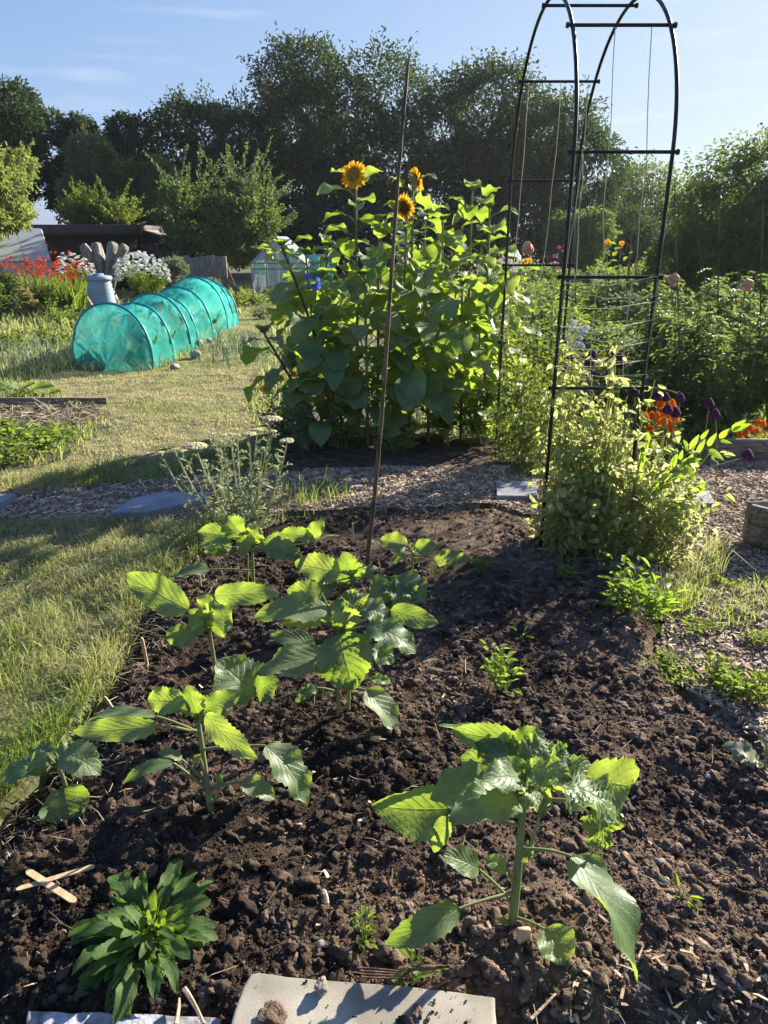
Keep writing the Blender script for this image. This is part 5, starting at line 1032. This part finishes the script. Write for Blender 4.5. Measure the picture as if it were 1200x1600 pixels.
young('largest young sunflower in the foreground, with crinkled leaves, above the slab', Z8, (578, 868), (628, 310), [
    (.75, (338, 440), -.02, (46, 425), -.05, 165, (-.1, -.9, .35), dict(arch=.06, serr=.05, ripple=.03)),
    (.85, (520, 365), -.03, (270, 400), -.06, 165, (.1, -.25, .95), dict(arch=.12)),
    (.85, (600, 405), -.08, (345, 475), -.16, 150, (.25, -.12, 1), dict(ripple=.09, arch=.1, roll=.1)),
    (.7, (335, 470), -.05, (283, 605), -.07, 62, 'f', dict(arch=.05)),
    (.97, (590, 185), .05, (350, 150), .06, 95, (-.3, -.8, .5), {}),
    (.97, (560, 190), .06, (700, 158), .08, 80, (.1, -.85, .5), {}),
    (.95, (500, 215), .04, (300, 115), .10, 70, 'u', dict(ripple=.1)),
    (.98, (620, 270), .0, (725, 185), .05, 120, (.2, -.45, .85), crk),
    (.98, (600, 270), .02, (440, 195), .03, 130, (-.2, -.5, .85), crk),
    (.85, (722, 352), -.05, (985, 490), -.10, 190, (.45, -.1, .9), dict(crk, arch=.18, tip=.05)),
    (.85, (880, 420), -.06, (925, 600), -.08, 130, (.3, -.7, .4), dict(crk)),
    (.9, (850, 320), .08, (1032, 360), .10, 190, (.15, -.9, .35), dict(serr=.09, teeth=8, arch=.04, point=.5)),
    (.9, (720, 240), .04, (800, 245), .06, 80, 'g', crk),
    (.55, (800, 620), -.02, (1058, 1092), -.20, 225, (.65, -.15, .75), dict(arch=.1, serr=.07, nv=34, sag=-.02, roll=.35)),
    (.28, (378, 815), -.06, (100, 952), -.12, 100, (-.1, -.7, .7), dict(arch=.1, ripple=.06, sag=-.01)),
    (.12, (697, 892), -.05, (785, 1020), -.11, 125, (.1, -.4, .9), dict(serr=.02, arch=.05, point=.6)),
    (.2, (452, 668), .02, (322, 612), .0, 85, (-.1, -.5, .85), dict(serr=.04, point=.6)),
    (.3, (555, 662), -.02, (468, 628), -.03, 58, (-.2, -.5, .8), dict(serr=.04)),
    (.42, (612, 640), -.0, (655, 570), .03, 40, 'f', {}),
    (.3, (690, 430), .05, (712, 350), .06, 45, 'f', dict(sag=.02)),
    (.92, (640, 300), -.06, (800, 330), -.13, 120, (.2, -.5, .85), crk), (.93, (610, 330), -.06, (470, 330), -.12, 120, (-.2, -.45, .85), dict(ripple=.1)),
    (.9, (690, 330), .06, (900, 290), .12, 110, (.1, -.6, .8), crk), (.9, (560, 300), .06, (380, 250), .12, 120, (-.2, -.5, .85), {}),
    (.88, (640, 360), -.04, (690, 470), -.12, 90, (.2, -.6, .75), crk),
    (.97, (625, 290), -.03, (500, 265), -.05, 60, 'f', dict(serr=.1)), (.97, (640, 290), -.03, (715, 285), -.05, 65, 'g', dict(serr=.1)), (.96, (625, 320), -.04, (640, 255), -.02, 60, 'g', dict(serr=.1))],
    1, .02, sr=.0115, crown=6, cots=[((578, 862), (560, 862), (528, 866), 40)], serr=.09)
young('young sunflower with long bright side leaves at the left, in front of the tallest', Z7, (790, 540), (742, 195), [
    (.85, (590, 225), -.03, (266, 250), -.06, 78, (-.15, -.85, .5), dict(arch=.10, serr=.03)),
    (.85, (585, 190), .02, (290, 225), .02, 60, 'u', dict(arch=.12)),
    (.95, (690, 130), .0, (552, 128), -.01, 88, (-.3, -.85, .45), dict(point=.6)),
    (1., (740, 180), .0, (705, 72), .03, 95, (-.1, -.9, .3), {}),
    (.97, (765, 165), .0, (905, 98), .03, 75, (.0, -.85, .5), dict(arch=.1)),
    (.93, (770, 182), -.05, (968, 352), -.12, 78, (-.5, -.6, .6), dict(arch=.1)),
    (.7, (995, 300), -.02, (1158, 520), -.07, 118, (.55, -.4, .75), dict(arch=.12)),
    (.3, (905, 435), -.03, (1035, 500), -.06, 72, (.2, -.4, .9), {}),
    (.3, (650, 365), -.03, (456, 442), -.07, 52, (-.3, -.3, .9), dict(arch=.12)),
    (.35, (682, 352), .02, (590, 322), .03, 44, 'u', {}),
    (.4, (750, 350), -.01, (722, 340), -.02, 30, 'f', {}),
    (.28, (830, 440), .0, (822, 402), .0, 34, 'f', {}), (.12, (805, 500), 0, (822, 492), 0, 20, 'f', {})],
    2, .01, sr=.0095, cots=[((790, 530), (788, 520), (792, 545), 26)])
young('small shaded young sunflower at the far left edge of the bed', Z7, (242, 462), (222, 385), [
    (.9, (190, 370), -.01, (-15, 440), -.06, 95, (-.2, -.3, .95), dict(arch=.12)),
    (.95, (205, 330), .03, (110, 308), .06, 60, (-.2, -.3, .9), {}),
    (.95, (235, 330), -.01, (378, 408), -.05, 120, (.35, -.35, .85), dict(arch=.15)),
    (1., (220, 350), .0, (300, 300), .05, 80, (.1, -.4, .9), {}),
    (.9, (180, 340), -.02, (90, 390), -.05, 70, 'b', {}),
    (.2, (240, 455), -.03, (268, 595), -.10, 142, (0, -.45, .9), dict(arch=.06, point=.6, serr=.02)),
    (.3, (330, 492), -.01, (444, 515), -.03, 54, (.0, -.4, .9), dict(serr=.0, point=.6))], 3, .0, sr=.008, crown=4)
young('tallest young sunflower, bright leaves on a bare stem at the left of the bed', Z6, (424, 752), (372, 455), [
    (.97, (300, 385), -.02, (74, 258), .04, 98, (.1, -.85, .5), dict(arch=.08, serr=.04)),
    (.98, (390, 335), .0, (612, 326), -.02, 72, (.1, -.85, .55), dict(arch=.12, serr=.05)),
    (1., (372, 440), -.01, (300, 385), -.03, 80, (-.3, -.7, .7), dict(cup=.3)),
    (1., (375, 450), -.02, (450, 372), .0, 110, (-.1, -.8, .55), dict(cup=.3, serr=.02)),
    (1., (350, 390), .02, (375, 330), .03, 60, 'g', {}),
    (.9, (330, 470), -.02, (220, 475), -.04, 68, (-.1, -.75, .6), dict(point=.55, sag=-.02)),
    (.35, (528, 688), -.03, (402, 560), .0, 150, (.25, -.5, .85), dict(arch=.06, point=.55)),
    (.4, (535, 670), -.02, (612, 630), -.03, 100, (.3, -.5, .8), {})], 4, .0, sr=.009, crown=4)
young('young sunflower at the centre of the bed with a large crinkled leaf hanging in front', Z6, (822, 750), (822, 455), [
    (.97, (815, 465), -.03, (872, 662), -.10, 170, (.1, -.75, .6), dict(arch=.1, quilt=.03, tip=.0)),
    (.9, (775, 545), -.04, (533, 612), -.10, 118, (-.1, -.35, .95), dict(arch=.08)),
    (.97, (785, 385), .02, (520, 405), -.02, 95, (-.1, -.5, .9), dict(arch=.1)),
    (1., (822, 450), .0, (832, 345), .05, 118, (-.1, -.8, .5), dict(cup=.2)),
    (.95, (918, 440), -.02, (1092, 532), -.08, 118, (.35, -.45, .85), dict(arch=.14)),
    (.97, (905, 375), .03, (995, 410), .02, 90, (.25, -.5, .85), {}),
    (.97, (1000, 385), .05, (1168, 432), .05, 66, (.1, -.85, .5), dict(serr=.03)),
    (.8, (740, 512), .03, (582, 472), .03, 66, 'b', {}),
    (.8, (935, 512), .02, (1010, 572), .0, 76, (.3, -.5, .8), {}),
    (.4, (915, 662), -.02, (1027, 818), -.08, 96, (.45, -.35, .8), dict(serr=.02, arch=.06)),
    (.4, (930, 622), .0, (1005, 640), -.02, 38, (.3, -.3, .9), {}),
    (.35, (745, 655), -.01, (668, 702), -.04, 46, (-.3, -.3, .9), {}),
    (.97, (760, 325), .04, (638, 318), .05, 68, (-.1, -.85, .5), {}), (.97, (760, 425), .0, (620, 432), -.03, 40, 'f', {}),
    (.9, (890, 395), .04, (840, 320), .08, 90, (.1, -.6, .8), crk)], 5, .01, sr=.009, crown=5, extra_stem=((850, 740), (860, 600)))
young('young sunflower hidden behind the central one, at the foot of the cane', Z6, (868, 405), (868, 262), [
    (.97, (825, 255), .0, (666, 220), .02, 88, (-.1, -.85, .5), dict(serr=.1, teeth=9)),
    (1., (880, 290), .0, (838, 182), .03, 90, (-.2, -.9, .3), dict(serr=.1)),
    (.95, (925, 315), -.03, (1015, 318), -.05, 90, (.0, -.85, .5), {}),
    (.95, (985, 280), -.01, (1085, 392), -.08, 100, (.4, -.45, .8), crk),
    (.9, (1020, 270), .02, (1128, 360), -.03, 95, (.3, -.5, .8), {}),
    (.97, (905, 260), .04, (972, 238), .08, 50, 's', {}),
    (.9, (800, 320), -.02, (638, 315), -.04, 60, (.0, -.85, .5), {}),
    (.95, (770, 270), .04, (850, 300), -.02, 70, (.1, -.4, .9), crk)], 6, .0, sr=.009, crown=4)
young('young sunflower at the back left of the bed, below the yarrow', Z6, (524, 303), (520, 165), [
    (.97, (490, 125), .0, (432, 58), .04, 70, (-.2, -.9, .3), {}),
    (.97, (455, 130), .0, (330, 112), .0, 66, (-.1, -.85, .5), {}),
    (.97, (450, 168), -.02, (335, 160), -.03, 58, 'b', {}), (.9, (450, 178), -.03, (350, 182), -.04, 40, 'f', {}),
    (1., (520, 170), -.02, (462, 140), -.05, 66, (-.2, -.75, .6), {}),
    (.97, (560, 150), -.01, (680, 192), -.05, 80, (-.1, -.7, .7), dict(arch=.12)),
    (.97, (600, 168), -.01, (690, 205), -.05, 60, (.4, -.3, .85), crk),
    (1., (520, 150), .01, (540, 92), .03, 66, 'g', {}),
    (.9, (618, 122), .03, (745, 128), .03, 48, (.0, -.85, .5), {}), (.9, (728, 130), .03, (770, 70), .04, 48, (-.2, -.85, .4), dict(arch=.2)), (.9, (710, 155), .02, (820, 125), .05, 30, 's', {}),
    (.5, (372, 245), -.03, (238, 272), -.06, 60, (-.2, -.3, .95), {})], 7, .0, sr=.0085, crown=4, extra_stem=((500, 295), (505, 190)))
young('small young sunflower at the back right of the bed, with flat bright leaves', Z6, (1080, 262), (1080, 185), [
    (1., (1058, 160), .0, (960, 142), .0, 58, (-.1, -.8, .6), {}),
    (1., (1085, 165), .0, (1168, 168), .0, 46, (.1, -.85, .5), {}),
    (.9, (1150, 205), .0, (1275, 205), -.04, 52, (.0, -.85, .55), dict(serr=.04)),
    (.9, (1060, 195), .0, (1000, 225), -.02, 34, 'b', {})], 8, .0, sr=.0075, crown=2)

# ---------------------------------------------------------------- rosette, peas, yarrow, weeds
q = G(235, 1475); base = np.array((q[0], q[1], gz(q[0], q[1]))); t = thing('rosette_plant', 'dense rosette of long green leaves at the bottom left of the bed', 'plant', base)
g = np.random.default_rng(150)
for i in range(104):
    ph = i*2.39996+g.normal(0, .45); u = i/104; L = (.07+.09*u)*g.uniform(.55, 1.2); el = 1.2-1.05*u+g.normal(0, .22); d = np.array((math.cos(ph)*math.cos(el), math.sin(ph)*math.cos(el), math.sin(el)))
    if ph % 6.28 > 3.4 and ph % 6.28 < 5.6: L *= 1.12
    A = base+np.array((math.cos(ph), math.sin(ph), 0))*.012+(0, 0, .012); B = A+d*L*.22; T = B+unit(d-np.array((0, 0, .30*u+.1)))*L
    T[2] = max(T[2], gz(T[0], T[1])+.02)
    leaf_obj(t, A, B, T, np.array((0, 0, 1.))-d*.2+g.normal(0, .2, 3), L*g.uniform(.2, .3), g.uniform(.02, .22), 0, 18, 7, .0018, 900+i, 'rosette', g.uniform(.05, .16), .25, .012, g.uniform(-.1, .25), 6, g.uniform(0, 1), .85, .5, .12, g.uniform(-.9, .9))
g = np.random.default_rng(160)
q = G(930, 868); peas = 'tangled pea plants climbing the near side of the arch'
PEA = [(.90, 3.62, .92, .12, .04, 'pea plant climbing the near left arch leg'), (1.02, 3.66, .95, .12, .0, 'pea plant in the left half of the tangle under the lowest crossbar'), (1.14, 3.62, .93, .14, .02, 'pea plant in the middle of the tangle under the lowest crossbar'), (1.24, 3.66, .92, .12, .02, 'pea plant climbing the near right arch leg'),
       (1.0, 3.48, .72, .13, -.02, 'yellowing pea plant at the front left of the tangle'), (1.12, 3.42, .66, .13, .03, 'yellowing pea plant at the front middle of the tangle'), (1.28, 3.46, .60, .16, .16, 'pea plant sprawling to the right at the front of the tangle'), (1.36, 3.60, .55, .14, .2, 'pea plant leaning far right over the wood chips'), (1.42, 3.42, .42, .12, .12, 'low pea plant sprawling on the wood chips, rightmost of the tangle'), (.93, 3.47, .5, .08, 0, 'low pea plant beside the near left leg foot, in front'), (1.18, 3.52, .85, .14, .04, 'dense pea plant behind the front ones in the tangle')]
def pea(lb, x, y, h, r, ln, seed, grp, n=13, nl=13, L=.05, mat='pea'):
    g = np.random.default_rng(seed); base = np.array((x, y, gz(x, y)-.01)); t = thing('pea_plant', lb, 'pea plant', base, grp); bs, bl, bp = MB(), MB(), []
    for i in range(n):
        th = g.uniform(0, 6.28); q = r*g.uniform(0, 1.1); hh = h*(.5+.68*g.uniform()**1.2); q *= 1 if g.uniform() > .15 else 1.9; e = base+np.array((math.cos(th)*q+ln*g.uniform(.3, 1.4), math.sin(th)*q, hh)); n_ = 12
        pts = curve(base+np.array((math.cos(th), math.sin(th), 0))*r*.5, (base+e)/2+g.normal(0, .05, 3), e, n_)+g.normal(0, .008, (n_, 3)); bs.tube(pts, np.linspace(.0036, .0016, n_), 5, tint=g.uniform(.4, 1))
        for u in g.uniform(.04, 1, nl):
            k = min(int(u*(n_-1)), n_-2); A = pts[k]+(pts[k+1]-pts[k])*(u*(n_-1)-k); ph = g.uniform(0, 6.28); d = np.array((math.cos(ph), math.sin(ph), g.uniform(-.5, .5))); m = g.integers(1, 4) if u > .3 else g.integers(1, 3)
            dry = np.clip(g.normal(.62-.35*abs(u-.45), .28, m), 0, 1)
            B_ = A+d*g.uniform(.01, .06, (m, 1))+g.normal(0, .012, (m, 3)); bl.leaves(B_, d+g.normal(0, .6, (m, 3))-np.array((0, 0, .25)), g.normal(0, .7, (m, 3))+np.array((0, -.2, .6)), L*g.uniform(.5, 1.5, m), L*g.uniform(.35, .85, m), .2, dry)
            if g.uniform() < .7:
                c = A+d*.05; tt = np.linspace(0, 1, 7)[:, None]; cr = A+d*.11*tt+np.stack([.012*np.sin(tt[:, 0]*9), .012*np.cos(tt[:, 0]*9), -.03*tt[:, 0]**2], -1); bs.tube(cr, .0012, 3, tint=.9, caps=False)
            if g.uniform() < .09:
                s = .05*g.uniform(.8, 1.3); bp.append(MB()); bp[-1].leaves([A+d*.02], [d*.3-np.array((0, 0, 1.))], [d+(0.1, -.4, 0)], s, s*.24, .35, g.uniform(.2, 1))
    bs.build('stem', M['pea'], t); bl.build('foliage', M[mat], t, smooth=False)
    for q_ in bp: q_.build('pod', M['pea'], t, smooth=False)
for i, (x, y, h, r, ln, lb) in enumerate(PEA): pea(lb, x, y, h, r, ln, 700+i, peas)
fp = 'feathery climbing plants on the far side of the arch'
for i, (x, y, h, lb) in enumerate([(.9, 5.1, 1.45, 'climbing plant on the far left arch leg, beside the sunflowers'), (1.06, 5.15, 1.3, 'climbing plant between the far arch legs'), (1.22, 5.12, 1.2, 'climbing plant on the far right arch leg'), (.98, 4.75, .8, 'lower climbing plant inside the arch passage')]):
    pea(lb, x, y, h*.8, .11, .02, 740+i, fp, 11, 26, .036, 'herb')
# broad bean / tall bright leafed branch leaning right out of the peas
t = thing('leafy_stem', 'bright long leaved stem leaning right out of the pea tangle', 'plant', (1.3, 3.5, .1)); g = np.random.default_rng(161)
for (x0, y0, x1, y1) in ((1000, 800, 1092, 690), (1010, 830, 1085, 770), (985, 800, 1012, 690), (1030, 760, 1140, 675)):
    a, e = Wd(x0, y0, 3.5), Wd(x1, y1, 3.4); pts = stem_pts(a, e, -.03, 8); b = MB(); b.tube(pts, np.linspace(.005, .002, 8), 6); b.build('stem', M['sunstem'], t)
    for k in range(2, 8):
        for s_ in (-1, 1):
            d = unit(e-a)*.7+np.array((.1*s_, -.3, .5*s_))+g.normal(0, .25, 3); L = .085*g.uniform(.7, 1.2); leaf_obj(t, pts[k], pts[k]+unit(d)*.015, pts[k]+unit(d)*(L+.015), (-.3, -.8, .5), L*.32, .1, 0, 10, 5, .0015, k*7+s_, 'sunyoung', .02, .2, .01)
# big heart leaves hanging low on the peas
g = np.random.default_rng(162)
t = thing('bean_plant', 'broad grey green leaves of a bean plant at the front foot of the peas', 'bean plant', (1.1, 3.3, 0))
for i in range(34):
    px, py = 850+g.uniform(0, 1)**.9*170, 760+g.uniform(0, 125); c = Wd(px, py, 3.3+g.uniform(-.08, .1)); d = np.array((g.normal(0, .5), g.normal(-.2, .3), -.8)); s = .05*g.uniform(.7, 1.3); A = np.array((1.08+g.normal(0, .05), 3.35, max(c[2]-.05, .02)))
    leaf_obj(t, A, c, c+unit(d)*s, (g.normal(0, .4), -.8, .5), s*.75, .1, -.02, 10, 7, .0013, 1200+i, ['pea', 'herb'][i % 2], .0, .15, .01, 0, 5, g.uniform(0, 1), .5, .7)
# yarrow
M['yarrow_leaf'] = m_leaf('yarrow foliage', (.22, .25, .16), (.36, .38, .27), (.34, .38, .17), (.5, .52, .3), .5, .7, .2)
g = np.random.default_rng(170); q = G(385, 832); base = np.array((q[0], q[1], gz(q[0], q[1]))); t = thing('yarrow', 'grey leaved yarrow with flat pale flower heads at the back left of the bed', 'yarrow', base); bs, bl = MB(), MB()
YH = [(305, 698, 15), (251, 707, 5), (285, 705, 6), (273, 702, 5), (333, 678, 5), (349, 680, 6), (360, 679, 6), (371, 680, 5), (389, 679, 10), (402, 672, 7), (424, 655, 13), (426, 674, 6), (449, 689, 10), (345, 690, 4), (410, 700, 4), (440, 715, 4), (320, 720, 4)]
for i, (px, py, r) in enumerate(YH):
    e = Wd(px, py, base[1]+g.uniform(-.12, .15)); a = base+np.array(((e[0]-base[0])*.35+g.normal(0, .03), g.normal(0, .05), 0)); pts = stem_pts(a, e, (e[0]-base[0])*.12, 10); bs.tube(pts, np.linspace(.006, .0032, 10), 6, tint=1)
    for u in np.linspace(.05, .93, 17):
        k = min(int(u*9), 8); A = pts[k]+(pts[k+1]-pts[k])*(u*9-k); ph = g.uniform(0, 6.28); m = 6; d = np.array((math.cos(ph), math.sin(ph), .7)); L = .075*(1.2-.6*u)
        bl.leaves(np.repeat(A[None], 1, 0), d[None], [(0, 0, 1.)], L, L*.22, .3, g.uniform(0, 1)); bl.leaves(A+d*L*g.uniform(.15, .8, (m, 1)), d+g.normal(0, .8, (m, 3)), g.normal(0, .5, (m, 3))+(0, 0, 1), L*.38, L*.1, .2, g.uniform(0, 1, m))
    s = r*1.15*ppm(e); b = MB(); m = int(18+r*5); rr = np.sqrt(g.uniform(0, 1, m))*s; th = g.uniform(0, 6.28, m); P = e+np.stack([rr*np.cos(th), rr*np.sin(th), .25*s*(1-(rr/s)**2)], -1); b.lumps(ico(1, .15, 2), P, max(s*.16, .003), .5, flat=.8); b.lumps(ico(2, .1, 2), e[None], s*.7, .5, flat=.3); b.build('flower_head', M['yarrow'], t)
bs.build('stem', M['yarrow_leaf'], t); bl.build('foliage', M['yarrow_leaf'], t, smooth=False)
wd = 'small plants growing on the dug bed'
for i, (px, py, h, r, n, L, mt, lb) in enumerate([(785, 1085, .15, .075, 90, .042, 'sunyoung', 'bushy light green seedling in the middle of the soil'), (815, 1000, .04, .015, 7, .035, 'sunyoung', 'tiny star shaped seedling behind the bushy one'), (752, 900, .10, .08, 110, .03, 'herb', 'fine leaved weed right of the back young sunflowers'), (683, 905, .05, .05, 60, .015, 'herb', 'tiny yellowish weed beside the back right young sunflower'),
        (566, 1482, .10, .02, 40, .024, 'herb', 'thin upright weed above the slab, left of the sprig'), (648, 1545, .10, .02, 12, .045, 'herb', 'small sprig with narrow leaves at the back edge of the slab'), (1062, 1420, .05, .02, 7, .035, 'herb', 'little seedling on the soil near the right edge'), (262, 1520, .03, .02, 8, .02, 'herb', 'tiny seedling right of the rosette'),
        (1000, 975, .24, .13, 170, .07, 'sunyoung', 'curled leafy plant at the right edge of the soil, under the peas'), (970, 960, .16, .08, 60, .065, 'herb', 'darker sprout left of the curled leafy plant'), (1055, 1050, .08, .12, 260, .028, 'herb', 'low spreading weed at the right edge of the bed'), (1130, 1075, .09, .13, 300, .03, 'herb', 'low spreading weed at the right edge of the bed, farthest right'), (1170, 1090, .10, .1, 140, .045, 'herb', 'leafy weed by the right edge of the view'),
        (1095, 985, .05, .08, 80, .03, 'herb', 'patch of small weeds in the chips right of the curled plant'), (1180, 1000, .05, .08, 80, .03, 'herb', 'patch of small weeds in the chips at the right edge'), (1130, 910, .06, .1, 90, .03, 'herb', 'weed in the wood chips below the planter box'), (880, 905, .10, .07, 60, .04, 'herb', 'drooping sprout at the front left foot of the peas')]):
    q = G(px, py); herb('seedling', lb, 'weed', q[0], q[1], h, r, mt, max(3, min(n//8, 16)), n, L, .42, wd, seed=800+i, sr=.002)
q = G(1195, 1200); t = thing('thistle', 'spiny thistle with pale edged leaves at the right edge of the view', 'thistle', q); g = np.random.default_rng(180)
for i, (px, py, w) in enumerate([(1132, 1163, .045), (1140, 1182, .04), (1190, 1150, .045), (1235, 1170, .045), (1180, 1225, .04), (1230, 1230, .05), (1205, 1140, .04), (1165, 1200, .035)]):
    T = Wd(px, py, q[1]+g.uniform(-.05, .03)); A = np.array((q[0], q[1], gz(q[0], q[1]))); leaf_obj(t, A, A+(T-A)*.2+(0, 0, .02), T, (0, -.4, .9), w*1.3, .15, 0, 24, 9, .002, i, 'grey_herb', .35, .2, .03, .1, 9, .6, .5, .7, .12)

# ---------------------------------------------------------------- thin volume added to lift the dark far tones, like lens flare
hm, hn = newmat('flare veil'); pv = nd(hn, 'ShaderNodeVolumePrincipled'); pv.inputs['Color'].default_value = (.9, .95, 1, 1); pv.inputs['Density'].default_value = .00032; pv.inputs['Anisotropy'].default_value = .4
ho = nd(hn, 'ShaderNodeOutputMaterial'); hn.links.new(pv.outputs[0], ho.inputs['Volume'])
b = MB(); b.box((0, 0, 7), (540, 540, 16.4)); o = tag(b.build('flare_veil', hm, smooth=False), kind='stuff'); hm.cycles.homogeneous_volume = True
